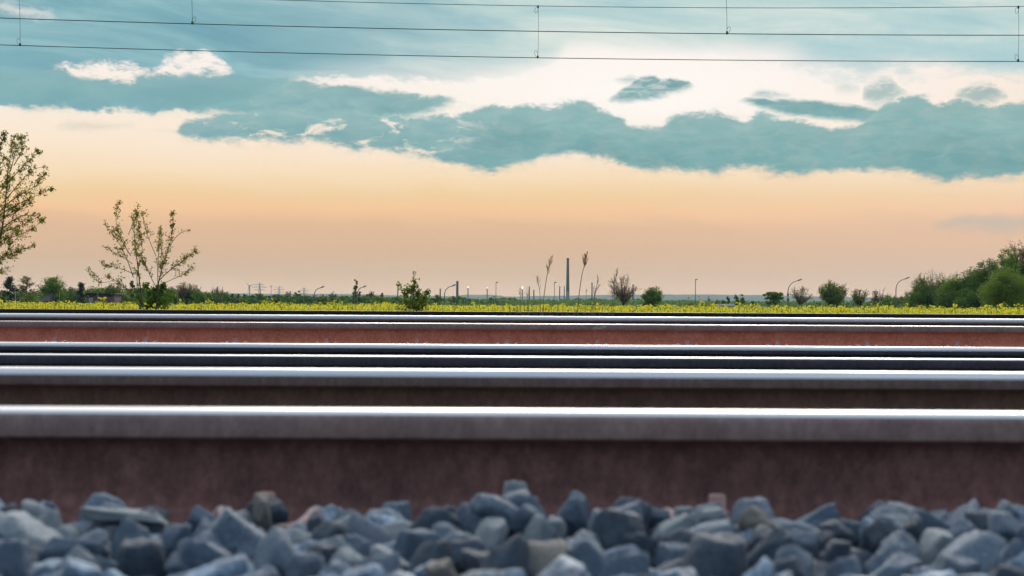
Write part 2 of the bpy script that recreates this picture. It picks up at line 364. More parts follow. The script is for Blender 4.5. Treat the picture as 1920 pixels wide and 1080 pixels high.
# fastening: tension clamp (bent rod) and sleeper screw, built once
CLAMP_M = mat('clamp_steel', (0.60, 0.42, 0.38), 0.8, 0.0, col2=(0.8, 0.62, 0.56), scale=60)
SCREW_M = mat('screw_steel', (0.32, 0.17, 0.15), 0.6, 0.0, col2=(0.55, 0.36, 0.32), scale=80)
def clamp_mesh():
    pts = []                                 # half of a W-shaped clamp, mirrored
    half = [(0.012, -0.012, 0.012), (0.014, -0.045, 0.008), (0.030, -0.062, 0.004), (0.048, -0.050, 0.006), (0.056, -0.015, 0.012), (0.062, 0.015, 0.020), (0.068, 0.034, 0.016), (0.074, 0.040, 0.008)]
    full = [(-x, y, z) for x, y, z in half[::-1]] + half
    # smooth by Chaikin
    for _ in range(2):
        q = [full[0]]
        for a, b in zip(full[:-1], full[1:]):
            a = np.array(a); b = np.array(b); q += [tuple(a * .75 + b * .25), tuple(a * .25 + b * .75)]
        full = q + [full[-1]]
    v, q = tubes(poly_segs(full, 0.0062, 0.0062), 8)
    return mesh_np('tension_clamp', v, q, CLAMP_M, True)
def screw_mesh():
    parts = [lathe([(0.019, 0.0), (0.020, 0.003), (0.019, 0.006), (0.011, 0.007)], 16), lathe([(0.0, 0.040), (0.0102, 0.040), (0.0115, 0.038), (0.0115, 0.020), (0.0165, 0.018), (0.0175, 0.012), (0.011, 0.006)], 6)]
    V, Q = joinVQ(parts)
    return mesh_np('sleeper_screw', V, Q, SCREW_M)
CLAMP, SCREW = clamp_mesh(), screw_mesh()
def make_rail(py, d, gauge_side, rust, head, label, clips=(), dcrown=None, length=40, polish=0.0160, steel=None):
    """gauge_side: +1 if the gauge face looks away from us (far side), -1 towards us. d = distance of rail centre"""
    z = -(py - HY) / F * d
    root = empty('rail', (0, d, z)); root.rotation_euler = (0, 0, YAW)
    tag(root, label, 'rail', 'rails of the parallel railway tracks')
    R, B = rail_profile()
    # running surface: crown plus the corner, lower on the gauge side where the flanges polish it
    near = list(R); far = list(R)
    def cut(pr, zmin): return [p for p in pr if p[1] >= zmin]
    lower = {-1: -0.0265, 1: -0.0030}
    if gauge_side == -1: near_z, far_z = -polish, -0.0085
    else: near_z, far_z = -polish, -0.028
    allh = R + B[1:3]                                  # outline down to the lower corner of the head
    def split(zc):
        top = []; rest = []
        for i, p in enumerate(allh):
            if p[1] >= zc: top.append(p)
            else:
                a = allh[i - 1]; f = (a[1] - zc) / (a[1] - p[1]); c = (a[0] + (p[0] - a[0]) * f, zc)
                top.append(c); rest = [c] + allh[i:]; break
        return top, rest
    tn, rn = split(near_z); tf, rf = split(far_z)
    crown = [(-y, zz) for y, zz in tn[::-1]] + tf[1:]
    v, q = extrude(crown, -length / 2, length / 2, False, 8)
    me = mesh_np('running_surface', v, q, steel or STEEL, True); link('running_surface', me, root)
    # head flanks below the polished band, then web and foot
    hd_near = [(-y, zz) for y, zz in rn] + [(-B[3][0], B[3][1])]
    hd_far = [(y, zz) for y, zz in rf] + [B[3]]
    vs = [extrude(hd_near, -length / 2, length / 2, False, 8), extrude(hd_far, -length / 2, length / 2, False, 8)]
    V, Q = joinVQ(vs); link('rail_head', mesh_np('rail_head', V, Q, head, True), root)
    web = B[3:]
    prof = [(-y, zz) for y, zz in web] ; prof2 = web
    full = prof + prof2[::-1]
    v, q = extrude(full, -length / 2, length / 2, False, 8)
    link('web_and_foot', mesh_np('web_and_foot', v, q, rust, True), root)
    for X in clips:
        for sgn in (-1, 1):
            c = link('tension_clamp', CLAMP, root, (X, sgn * 0.116, -0.150)); c.rotation_euler = (0, 0, 0 if sgn < 0 else pi)
            s_ = link('sleeper_screw', SCREW, c, (0, 0.002, 0.0045))
    return root
E_clips = [-0.032 + 0.6 * k for k in range(-5, 6)]
rA = make_rail(766.0, 2.316, 1, RUSTC['A'], HEADC['grey'], 'nearest rail, blurred dark plum web with grey brown head, right behind the stones', [-0.309 - 0.016, 0.29 - 0.016], length=14, polish=0.0078)
rB = make_rail(692.0, 3.823, -1, RUSTC['B'], HEADC['brown'], 'second rail from the camera, thick white shine on its head above a brown flank', length=16, polish=0.0185)
rC = make_rail(667.5, 6.60, 1, RUSTC['C'], HEADC['dark'], 'third rail from the camera, blue black with a thin white top line', length=20, polish=0.006)
rD = make_rail(646.0, 8.10, -1, RUSTC['C'], HEADC['dark'], 'fourth rail from the camera, blue shine fading to black, below the red rusty web', length=24, polish=0.021)
rE = make_rail(606.5, 11.11, 1, RUSTC['E'], HEADC['grey'], 'fifth rail from the camera, with the red rusty web and the row of clamps', E_clips, length=30, polish=0.0026)
rF = make_rail(592.5, 12.61, -1, RUSTC['B'], HEADC['brown'], 'sixth rail from the camera, pale shining head in front of the black one', length=34, polish=0.028)
rG = make_rail(584.3, 16.5, 1, RUSTC['G'], HEADC['black'], 'farthest rail, a black band with a thin pale top edge along the rapeseed', length=44, polish=0.0010, steel=steel_mat('dull_steel', (0.30, 0.31, 0.27), 0.5))

# ------------------------------------------------------------------ ballast
STONE_M = []
def stone_mat(name, a, b, c):
    m = bpy.data.materials.new(name); m.use_nodes = True; t = NT(m.node_tree); bs = m.node_tree.nodes['Principled BSDF']
    tcn = t.new('ShaderNodeTexCoord'); oi = t.new('ShaderNodeObjectInfo')
    ad = t.new('ShaderNodeVectorMath', operation='ADD'); t.l.new(tcn.outputs['Object'], ad.inputs[0]); t.l.new(oi.outputs['Random'], ad.inputs[1])
    n1 = t.noise(ad.outputs[0], 28, 4, 0.55); n2 = t.noise(ad.outputs[0], 160, 4, 0.65)
    f = t.m('ADD', t.m('MULTIPLY', n1, 0.65), t.m('MULTIPLY', n2, 0.35))
    t.l.new(t.ramp(f, [(0.38, (*a, 1)), (0.5, (*b, 1)), (0.62, (*c, 1))]), bs.inputs['Base Color'])
    bs.inputs['Roughness'].default_value = 0.62; bs.inputs['Specular IOR Level'].default_value = 0.45
    bn = t.new('ShaderNodeBump'); bn.inputs['Strength'].default_value = 0.9; bn.inputs['Distance'].default_value = 0.004
    t.l.new(f, bn.inputs['Height']); t.l.new(bn.outputs[0], bs.inputs['Normal'])
    return m
STONE_KINDS = [
 ('blue grey', stone_mat('stone_blue_grey', (0.03, 0.055, 0.088), (0.115, 0.175, 0.25), (0.38, 0.49, 0.60))),
 ('slate', stone_mat('stone_slate', (0.018, 0.032, 0.05), (0.055, 0.085, 0.125), (0.17, 0.22, 0.29))),
 ('pale grey', stone_mat('stone_pale', (0.14, 0.18, 0.21), (0.28, 0.34, 0.38), (0.52, 0.58, 0.61))),
 ('tan flecked', stone_mat('stone_tan', (0.08, 0.095, 0.105), (0.17, 0.175, 0.17), (0.34, 0.29, 0.23)))]
import bmesh
def unit_stone(seed, mats):
    r = np.random.default_rng(seed); bm = bmesh.new(); bmesh.ops.create_icosphere(bm, subdivisions=4, radius=1)
    D = np.array([v.co for v in bm.verts]); D /= np.linalg.norm(D, axis=1, keepdims=True)
    K = 15; N = r.normal(size=(K, 3)); N /= np.linalg.norm(N, axis=1, keepdims=True)
    N = np.concatenate([N, [[1, 0, 0], [-1, 0, 0], [0, 1, 0], [0, -1, 0], [0, 0, 1], [0, 0, -1]]]); dist = r.uniform(0.72, 1.05, len(N))
    dots = D @ N.T; rr = np.where(dots > 0.05, dist / np.maximum(dots, 0.05), 9)
    # soft minimum rounds the arrises
    dist *= 1.0
    p = 42; rad = (np.sum(rr ** -p, axis=1)) ** (-1 / p)
    rad *= 1 + 0.02 * np.sin(D @ r.normal(size=3) * 7 + 1) + 0.012 * np.sin(D @ r.normal(size=3) * 17)
    from mathutils import noise as MN
    off = mathutils.Vector(r.uniform(-50, 50, 3))
    fb = np.array([MN.fractal(mathutils.Vector(d) * 2.2 + off, 0.9, 2.1, 4) for d in D]); rg_ = np.array([abs(MN.noise(mathutils.Vector(d) * 4.5 - off)) for d in D])
    rad *= 1 + 0.055 * fb - 0.06 * rg_
    rad *= 1 + 0.02 * np.sin(D @ r.normal(size=3) * 4 + 2)
    V = D * rad[:, None] * np.array([r.uniform(1.1, 1.4), r.uniform(.8, 1.05), r.uniform(.6, .85)])
    for v, c in zip(bm.verts, V): v.co = c
    me = bpy.data.meshes.new('ballast_stone'); bm.to_mesh(me); bm.free(); me.materials.append(mats)
    me.polygons.foreach_set('use_smooth', np.ones(len(me.polygons), dtype=bool))
    return me
NSH = 9
stone_meshes = [[unit_stone(100 + i, m) for i in range(NSH)] for _, m in STONE_KINDS]
UV_ = [np.array([v.co for v in me.vertices]) for me in stone_meshes[0]]
UF_ = [np.array([p.vertices[:] for p in me.polygons]) for me in stone_meshes[0]]
rng = np.random.default_rng(7)
sil = [(-100, 940), (0, 938), (60, 938), (110, 952), (150, 958), (200, 945), (290, 955), (340, 965), (380, 955), (405, 968), (440, 955), (500, 936), (560, 950), (620, 950), (680, 962), (730, 960), (790, 965), (840, 962), (880, 952), (920, 946),
       (960, 916), (1000, 930), (1050, 942), (1100, 944), (1150, 940), (1190, 944), (1230, 962), (1280, 964), (1310, 955), (1330, 940), (1370, 948), (1420, 945), (1470, 948), (1500, 955), (1560, 966), (1620, 972), (1660, 955), (1720, 957), (1760, 970), (1800, 962), (1850, 950), (1890, 943), (1920, 950), (2020, 950)]
sx_ = np.array([s[0] for s in sil], float); sy_ = np.array([s[1] for s in sil], float)
def heap_top(X, Y):       # allowed top of a stone at X,Y
    px = HX + X / Y * F
    zt = -(np.interp(px, sx_, sy_) - 5 - (HY + ROLL * (px - HX))) / F * 2.08
    t = np.clip((Y - 1.90) / 0.10, 0, 1)
    return (-0.262) * (1 - t) + zt * t
stones = []      # x,y,z,r
def drop(x, y, r):
    z = -0.40
    for (a, b, c, q) in stones:
        d2 = (a - x) ** 2 + (b - y) ** 2; s = (r + q) * 0.90
        if d2 < s * s: z = max(z, c + math.sqrt(s * s - d2))
    return z
for it in range(22000):
    y = rng.uniform(1.25, 2.12); x = rng.uniform(-1, 1) * (0.36 * y + 0.10)
    r = rng.choice([0.024, 0.036, 0.047, 0.055]) * rng.uniform(0.9, 1.15)
    if y > 2.0: r *= 0.85
    z = drop(x, y, r)
    if z + r * 1.0 < heap_top(x, y) + 0.004: stones.append((x, y, z, r))
# which stones show from here: coarse depth buffer of discs
order = sorted(range(len(stones)), key=lambda i: stones[i][1]); buf = -np.ones((120, 480), int)
yy, xx = np.mgrid[0:120, 0:480]
for i in order:
    x, y, z, r = stones[i]; u = (HX + x / y * F) / 4; v = (HY - z / y * F) / 4 - 150; rr_ = r / y * F / 4 * 0.9
    msk = ((xx - u) ** 2 + (yy - v) ** 2 < rr_ ** 2) & (buf < 0); buf[msk] = i
vis = {i: int((buf == i).sum()) for i in range(len(stones))}
heroes = sorted([i for i in vis if vis[i] > 22], key=lambda i: -vis[i])[:290]
hs = set(heroes); fill = []
SCALE_OF = {}
def stone_T(i):
    q = np.random.default_rng(1000 + i); eu = mathutils.Euler(q.uniform(0, 2 * pi, 3)); return eu, q
KL = {'blue grey': 'blue grey angular stone lying in the blurred ballast heap before the nearest rail',
      'slate': 'dark slate coloured stone lying in the blurred ballast heap before the nearest rail',
      'pale grey': 'pale grey stone lying in the blurred ballast heap before the nearest rail',
      'tan flecked': 'warm tan flecked stone lying in the blurred ballast heap before the nearest rail'}
for i, (x, y, z, r) in enumerate(stones):
    eu, q = stone_T(i); kind = int(q.choice(4, p=[0.50, 0.25, 0.21, 0.04])); sh = int(q.integers(NSH)); s_ = r * 1.10
    if i in hs:
        o = link('ballast_stone', stone_meshes[kind][sh], None, (x, y, z)); o.rotation_euler = eu; o.scale = (s_,) * 3
        kn = STONE_KINDS[kind][0]; tag(o, KL[kn], 'stone', kn + ' ballast stones in the foreground')
    else:
        fill.append((UV_[sh][:] * s_ @ np.array(eu.to_matrix()).T + np.array([x, y, z]), UF_[sh]))
V, Q = joinVQ(fill); tag(link('ballast_gravel', mesh_np('ballast_gravel', V, Q, STONE_KINDS[0][1], True)), 'blue grey gravel filling the heap under the larger stones', 'gravel', kind='stuff')
# bigger single stones that stand out on the skyline of the heap
def hero(px, py, d, size, kind, sh, rot, label):
    o = link('ballast_stone', stone_meshes[kind][sh], None, P(px, py, d)); o.rotation_euler = rot; o.scale = size
    tag(o, label, 'stone')
hero(945, 962, 2.02, (0.042, 0.03, 0.026), 0, 2, (0.2, 0.5, 0.4), 'tallest blue grey stone of the heap, its light tip leaning against the nearest rail')
hero(968, 940, 2.06, (0.016, 0.017, 0.022), 2, 5, (0.4, -0.2, 0.2), 'small bright whitish stone at the very peak of the heap')
hero(1165, 1000, 1.90, (0.036, 0.03, 0.040), 1, 4, (0.1, 0.3, 0.9), 'dark pointed stone with a pale tan right edge right of the heap peak')
hero(1340, 975, 2.02, (0.021, 0.020, 0.028), 2, 1, (0.3, -0.3, 1.2), 'light upright egg shaped stone before the right bolt head of the nearest rail')
hero(235, 968, 2.0, (0.045, 0.025, 0.018), 2, 3, (0.0, 0.12, 0.1), 'long flat pale stone on top of the heap at the left end')
hero(1690, 995, 2.0, (0.032, 0.03, 0.026), 0, 7, (0.5, 0.2, 0.7), 'rounded blue grey stone on the right skyline of the heap beside a dark gap')
hero(380, 1060, 1.78, (0.036, 0.03, 0.042), 0, 6, (0.2, 0.2, 2.0), 'large pyramid shaped stone at the lower edge left of the heap centre')

# ballast bed between the tracks, ground sheets
GRAV = mat('ballast_bed', (0.06, 0.065, 0.07), 0.9, col2=(0.16, 0.16, 0.16), scale=22, bump=1.0, bscale=18)
xs = np.linspace(-14, 14, 160); ys = np.concatenate([np.linspace(-3, 20, 150), np.linspace(20.3, 23, 8)])
X, Y = np.meshgrid(xs, ys); q = np.random.default_rng(3)
Z = -0.365 + q.uniform(-0.012, 0.012, X.shape); Z = Z - np.clip((Y - 20) / 2.6, 0, 1) * 0.88 - 0.08 * np.clip((Y - 4.2) / 1.5, 0, 1) * np.clip((10.3 - Y) / 1, 0, 1)
V = np.stack([X, Y, Z], -1).reshape(-1, 3); n = len(xs); i = np.arange(len(ys) - 1)[:, None] * n + np.arange(n - 1)[None]; i = i.ravel()
tag(link('ballast_bed', mesh_np('ballast_bed', V, np.stack([i, i + 1, i + n + 1, i + n], 1), GRAV)), 'grey ballast bed under the tracks', 'ballast', kind='structure')
GZ = -1.25
GRD = mat('field_ground', (0.045, 0.065, 0.025), 0.95, col2=(0.075, 0.085, 0.035), scale=0.02)
V = np.array([(-3200, -250, GZ), (3200, -250, GZ), (3200, 5900, GZ), (-3200, 5900, GZ)], float)
tag(link('ground', mesh_np('ground', V, np.array([[0, 1, 2, 3]]), GRD)), 'flat green farmland reaching to the horizon', 'ground', kind='structure')
#@@PART3
# ------------------------------------------------------------------ foliage and bark
def foliage(name, c1, c2, scale, tr=0.4): return mat(name, c1, 0.6, col2=c2, scale=scale*1.0, spec=0.25, transl=tr)
LEAF = {
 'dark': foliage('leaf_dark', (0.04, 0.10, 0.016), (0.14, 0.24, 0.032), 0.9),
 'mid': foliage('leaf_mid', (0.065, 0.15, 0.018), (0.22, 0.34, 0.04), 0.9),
 'light': foliage('leaf_light', (0.09, 0.18, 0.02), (0.27, 0.36, 0.045), 0.9),
 'conifer': foliage('leaf_conifer', (0.014, 0.032, 0.02), (0.04, 0.06, 0.028), 0.5, 0.15),
 'brown': foliage('leaf_bud_brown', (0.15, 0.135, 0.035), (0.30, 0.24, 0.06), 0.5),
 'young': foliage('leaf_young', (0.17, 0.19, 0.02), (0.36, 0.34, 0.04), 4.0, 0.45),
 'fresh': foliage('leaf_fresh', (0.13, 0.20, 0.025), (0.27, 0.34, 0.05), 5.0, 0.45)}
BARK = mat('bark', (0.045, 0.035, 0.027), 0.9, col2=(0.09, 0.072, 0.058), scale=3)
BARKL = mat('bark_shrub', (0.055, 0.045, 0.028), 0.8, col2=(0.11, 0.09, 0.055), scale=20)
BIRCH = mat('bark_pale', (0.25, 0.23, 0.20), 0.8, col2=(0.4, 0.38, 0.34), scale=3)

def branching(rng, H, Wd, zf=0.14, nl=46, thin=0.0, base_w=0.62):
    """limbs grow from a short trunk to points spread over a rounded crown; twigs fan out of them"""
    segs = []; tips = []; R0 = H * 0.026
    c = np.array([0, 0, H * (1 + zf + .1) / 2]); ax = np.array([Wd / 2 * 1.22, Wd / 2 * 1.22, H * (1 - zf - .1) / 2])
    segs += poly_segs([np.array([0, 0, -.1]), np.array([rng.normal() * .01 * H, 0, H * zf]), np.array([rng.normal() * .02 * H, 0, H * (zf + .14)])], R0, R0 * .75)
    for i in range(nl):
        v = rng.normal(size=3); v /= np.linalg.norm(v); v[2] = abs(v[2]) if rng.uniform() < .6 else -abs(v[2]) * .75
        t = c + v * ax * rng.uniform(.72, 1.0)
        p0 = np.array([0, 0, H * (zf + rng.uniform(-.02, .2) * (1 if t[2] > H * .4 else .3))])
        mid = p0 + (t - p0) * np.array([.58, .58, .46]) + rng.normal(0, .02, 3) * H
        n = 7; u = np.linspace(0, 1, n)[:, None]; pts = (1 - u) ** 2 * p0 + 2 * u * (1 - u) * mid + u * u * t; pts[1:-1] += rng.normal(0, .009, (n - 2, 3)) * H
        segs += poly_segs(list(pts), R0 * .42, max(thin, R0 * .08))
        for j in range(2, n):
            for _ in range(3):
                dv = pts[j] - pts[j - 1]; dv /= np.linalg.norm(dv); dv = dv + rng.normal(0, .85, 3); dv[2] += .1; dv /= np.linalg.norm(dv)
                L = H * rng.uniform(.06, .15); p = pts[j] + (pts[j - 1] - pts[j]) * rng.uniform(0, 1); q1 = p + dv * L * .5; d2 = dv + rng.normal(0, .35, 3); d3 = dv + rng.normal(0, .35, 3)
                q2 = q1 + d2 * L * .5; q3 = q1 + d3 * L * .5; segs += [(p, q1, H * .0022, H * .0018), (q1, q2, H * .0018, H * .001), (q1, q3, H * .0018, H * .001)]; tips += [q1, q2, q3]
    return segs, np.array(tips)
def crown_clumps(rng, H, Wd, z0, shape, nclump, nleaf, leafsize):
    cs = []
    for _ in range(nclump):
        while True:
            v = rng.uniform(-1, 1, 3)
            if v @ v < 1: break
        v *= (0.55 + 0.45 * rng.uniform()) / max(np.linalg.norm(v), 0.35) * rng.uniform(0.35, 1) ** 0.4 if rng.uniform() < 0.6 else 1
        zr = (v[2] + 1) / 2
        if shape == 'round': k = 1.0
        elif shape == 'cone': k = (1 - zr) * 1.25 + 0.05; v[:2] *= k
        elif shape == 'column': v[:2] *= 0.9
        elif shape == 'umbrella': zr = zr ** 0.6
        elif shape == 'bush': zr = zr * 0.95
        cs.append((v[0] * Wd / 2 * 1.0, v[1] * Wd / 2 * 1.0, z0 + zr * (H - z0) * 0.96))
    cs = np.array(cs); per = max(6, nleaf // nclump); out = []
    for c in cs:
        rad = min(Wd, H - z0) * rng.uniform(0.09, 0.19) * (0.6 if shape == 'cone' else 1)
        g = rng.normal(size=(per, 3)); g /= np.linalg.norm(g, axis=1, keepdims=True)
        out.append(c + g * rad * rng.uniform(0.35, 1.15, (per, 1)) * np.array([1.2, 1.2, 0.85]))
    L = np.concatenate(out); L[:, 2] *= H / np.percentile(L[:, 2], 99.3); L[:, :2] *= (Wd / 2) / np.percentile(np.abs(L[:, 0]), 98.5); L[:, 2] = np.maximum(L[:, 2], 0.05)
    return leaves(L, leafsize, rng, 0.75)
_tree_n = [0]
def tree(name, px, ytop, wpx, d, kind, leaf, label, cat='tree', group=None, dens=1.0, base=None, trunk_mat=None):
    _tree_n[0] += 1; rng = np.random.default_rng(500 + _tree_n[0] * 7)
    tx, ty, tz = P(px, ytop, d); gz = GZ if base is None else base
    H = tz - gz; Wd = wpx * d / F; root = empty(name, (tx, d, gz)); root.rotation_euler = (0, 0, rng.uniform(-0.3, 0.3))
    tag(root, label, cat, group); pxm = d / F            # metres per photo pixel
    ls = max(0.05, pxm * 2.3); tm = trunk_mat or BARK
    area = wpx * (H / pxm)
    if kind in ('round', 'bush', 'cone', 'column', 'umbrella'):
        z0 = {'round': 0.06, 'bush': 0.0, 'cone': 0.06, 'column': 0.05, 'umbrella': 0.4}[kind] * H
        if H * 0.16 > 2 and kind == 'round': z0 = min(z0, 2.0)
        nc = int(np.clip(area / 28, 16, 150)); nl = int(np.clip(area * 1.9 * dens, 350, 22000))
        v, q = crown_clumps(rng, H, Wd, z0, kind, nc, nl, ls)
        link('crown', mesh_np('crown', v, q, LEAF[leaf]), root)
        sg = poly_segs([np.array([0, 0, -0.1]), np.array([rng.normal() * .02 * H, 0, H * 0.45]), np.array([rng.normal() * .03 * H, 0, H * 0.86])], max(H * 0.018, pxm * .9), H * 0.005)
        for j in range(10):
            z = H * rng.uniform(0.25, 0.7); a = rng.uniform(0, 2 * pi); e = Wd * 0.36
            sg.append((np.array([0, 0, z]), np.array([cos(a) * e, sin(a) * e, z + H * rng.uniform(.08, .2)]), H * .008, H * .003))
        v, q = tubes(sg, 6); link('trunk', mesh_np('trunk', v, q, tm, True), root)
    elif kind in ('bare', 'sparse'):
        sg, tips = branching(rng, H, Wd, 0.24 if H > 3 else .05, int(np.clip(wpx * (.85 if kind == 'bare' else 1.0), 16, 60)), pxm * .3)
        thin = pxm * 0.26
        big = [s for s in sg if s[2] > H * 0.008]; small_ = [(a, b, max(r0, thin), max(r1, thin * .8)) for a, b, r0, r1 in sg if r0 <= H * 0.008]
        v, q = tubes(big, 6); link('trunk', mesh_np('trunk', v, q, tm, True), root)
        parts = [tubes(small_, 3)]
        if kind == 'sparse':
            t = tips[rng.integers(len(tips), size=int(np.clip(area * 0.9 * dens, 200, 9000)))]
            parts.append(leaves(t + rng.normal(0, 1, t.shape) * Wd * 0.035, ls * 0.9, rng, 0.7))
            V, Q = joinVQ(parts[:1]); nb = sum(len(x) for x in Q); V, Q = joinVQ(parts)
            mi = np.concatenate([np.zeros(nb, int), np.ones(sum(len(x) for x in Q) - nb, int)])
            link('crown', mesh_np('crown', V, Q, [tm, LEAF[leaf]], mi=mi), root)
        else:
            V, Q = joinVQ(parts); link('crown', mesh_np('crown', V, Q, mat('twigs', (0.30, 0.20, 0.09), 0.8, col2=(0.18, 0.13, 0.065), scale=1)), root)
    elif kind == 'pine':      # open layered conifer with limbs
        parts = []; sg = poly_segs([np.array([0, 0, -0.1]), np.array([0, 0, H * 0.98])], H * 0.022, H * 0.004); L = []
        for j in range(26):
            z = H * (0.08 + 0.89 * j / 26); a = rng.uniform(0, 2 * pi); e = Wd / 2 * (1.35 - 1.15 * (j / 26)) * rng.uniform(0.75, 1.1)
            p0 = np.array([0, 0, z]); p1 = np.array([cos(a) * e, sin(a) * e, z + H * 0.08]); sg.append((p0, p1, H * .008, H * .003))
            tt_ = rng.uniform(0.25, 1.05, int(60 * dens)); L.append(p0 + (p1 - p0) * tt_[:, None] + rng.normal(0, 1, (len(tt_), 3)) * np.array([.05, .05, .018]) * H)
        v, q = leaves(np.concatenate(L), ls, rng, 0.6); link('crown', mesh_np('crown', v, q, LEAF[leaf]), root)
        v, q = tubes(sg, 6); link('trunk', mesh_np('trunk', v, q, tm, True), root)
    return root

# ------------------------------------------------------------------ hills
def ridge(name, pts, d, depth, mats, label):
    px = np.linspace(-700, 2620, 520); xp = [p[0] for p in pts]; yp = [p[1] for p in pts]
    y = np.interp(px, xp, yp); q = np.random.default_rng(int(d)); n = np.zeros(520)
    for s, a in ((40, 0.9), (15, 0.5), (5, 0.45), (2, 0.35)):
        k = q.normal(size=520 // s + 3); n += a * np.interp(np.arange(520) / s, np.arange(len(k)), k)
    y = y + n * 0.55; V = []
    for j, (f, dz) in enumerate([(0, None), (0.35, 0.55), (0.7, 0.9), (1.0, 1.0), (1.6, 0.8), (2.3, None)]):
        for i in range(520):
            X, _, Zt = P(px[i], y[i], d); yy_ = d - depth + depth * f
            V.append((X, yy_, GZ - 0.5 if dz is None else GZ + (Zt - GZ) * dz))
    V = np.array(V); i = (np.arange(5)[:, None] * 520 + np.arange(519)[None]).ravel()
    tag(link(name, mesh_np(name, V, np.stack([i, i + 1, i + 521, i + 520], 1), mats, True)), label, 'hills', kind='structure')
HILLM = mat('hill_woods', (0.025, 0.045, 0.02), 0.95, col2=(0.055, 0.08, 0.035), scale=0.012)
HILLN = mat('hill_fields', (0.05, 0.08, 0.03), 0.95, col2=(0.11, 0.13, 0.07), scale=0.01)
ridge('hills', [(-700, 549), (500, 551), (620, 551.5), (700, 552), (850, 555), (960, 556), (1060, 555), (1200, 553), (1340, 553), (1460, 554), (1600, 557), (1900, 561), (2600, 566)], 5000, 500, HILLM, 'long low wooded ridge on the horizon')
ridge('hills', [(-700, 556), (500, 558), (700, 558), (840, 557), (870, 552.5), (915, 551.5), (945, 555), (1000, 561), (1100, 563), (1340, 564), (1600, 566), (2600, 575)], 4000, 300, HILLN, 'lower nearer hills in front of the ridge')

# ------------------------------------------------------------------ far industry
CONC = mat('chimney_concrete', (0.07, 0.08, 0.10), 0.85, col2=(0.10, 0.11, 0.13), scale=0.05)
CONCL = mat('chimney_pale', (0.22, 0.27, 0.29), 0.85); CONCD = mat('chimney_dark', (0.07, 0.065, 0.065), 0.85)
STEELG = mat('galvanised', (0.20, 0.21, 0.22), 0.5, 0.5); POLE = mat('lamp_pole', (0.17, 0.15, 0.145), 0.55, 0.3); POLEP = mat('lamp_pole_pale', (0.42, 0.40, 0.37), 0.55, 0.2)
LAMPH = mat('lamp_housing', (0.10, 0.095, 0.09), 0.5)
def chimney(px, yt, wb, wt, d, label, cap=True, pale=0.0, m=CONC, cat='chimney', group='factory chimneys on the horizon'):
    d *= 0.62
    x, y, z = P(px, yt, d); H = z - GZ; s = d / F; root = empty('chimney', (x, d, GZ)); tag(root, label, cat, group)
    h1 = H * (1 - 0.035); r0, r1 = wb * s / 2, wt * s / 2
    zp = H * pale
    rp = r0 + (r1 - r0) * pale
    v, q = lathe([(rp, zp), (r1, h1)], 24); link('shaft', mesh_np('shaft', v, q, m, True), root)
    if pale:
        v, q = lathe([(r0, 0), (rp, zp)], 24); link('shaft_base', mesh_np('shaft_base', v, q, CONCL, True), root)
    v, q = lathe([(r1, h1), (r1 * 1.12, h1 + H * .004), (r1 * 1.12, H * 0.992), (r1 * 1.0, H), (r1 * 0.7, H), (r1 * 0.7, H * .97)], 24); link('cap', mesh_np('cap', v, q, CONCD, False), root)
    for f in (0.35, 0.6, 0.82):
        if pale and f < pale: continue
        rr = r0 + (r1 - r0) * f; v, q = lathe([(rr, H * f), (rr * 1.12, H * f), (rr * 1.12, H * f + H * .006), (rr, H * f + H * .007)], 24); link('platform', mesh_np('platform', v, q, CONCD), root)
    return root
chimney(1064.5, 484, 7.2, 4.6, 3000, 'tallest slate coloured chimney with a paler foot, tapering high above the horizon', pale=0.28)
chimney(857.5, 527, 5.0, 4.4, 2800, 'stout short chimney standing just right of the curved street lamp')
chimney(825.5, 541, 3.0, 2.4, 2900, 'slim chimney just left of the curved lamp beside the stout chimney')
chimney(992.5, 537.5, 2.6, 2.0, 2700, 'thin dark stack just right of the brightest gas flare')
chimney(1001, 543.5, 2.8, 2.2, 2750, 'short thick stack between the flare and the two tall dry weeds')
chimney(1049.5, 536.5, 2.2, 1.9, 2800, 'thin stack second to the left of the tallest chimney')
chimney(1058, 537, 2.0, 1.7, 2800, 'thin stack close against the left side of the tallest chimney')
chimney(1110, 529.5, 2.6, 2.2, 2600, 'dark stack between the leaning tall weed and the round bare tree')
chimney(1187, 533.5, 3.0, 2.6, 2600, 'dark stack showing through the right side of the round bare tree')
chimney(746, 535, 2.4, 2.0, 2500, 'dark slim stack just left of the leafy bush and mobile mast')
FLM = bpy.data.materials.new('flame'); FLM.use_nodes = True; t_ = NT(FLM.node_tree); t_.n.clear()
e_ = t_.new('ShaderNodeEmission'); e_.inputs[0].default_value = (1, 0.78, 0.62, 1); e_.inputs[1].default_value = 2.5; o_ = t_.new('ShaderNodeOutputMaterial'); t_.l.new(e_.outputs[0], o_.inputs[0])
def flare(px, yt, d, fl, label):
    x, y, z = P(px, yt, d); H = z - GZ; s = d / F; root = empty('flare_stack', (x, d, GZ)); tag(root, label, 'flare stack', 'flare stacks burning gas on the horizon')
    v, q = lathe([(1.0 * s, 0), (0.9 * s, H * 0.96), (1.15 * s, H * 0.965), (1.15 * s, H), (0.7 * s, H)], 12); link('stack', mesh_np('stack', v, q, CONC, True), root)
    v, q = lathe([(0.0, H), (0.8 * s * fl, H + 1.0 * s * fl), (1.0 * s * fl, H + 2.0 * s * fl), (0.6 * s * fl, H + 3.4 * s * fl), (0.0, H + 5 * s * fl)], 10); link('flame', mesh_np('flame', v, q, FLM, True), root)
flare(877.5, 540, 2700, 0.8, 'flare stack with a small flame just right of the stout chimney')
flare(913.5, 541, 2900, 0.6, 'flare stack with the faintest flame, left of the plain lamp post')
flare(979.5, 542, 2600, 1.15, 'flare stack with the brightest flame, left of the two tall dry weeds')
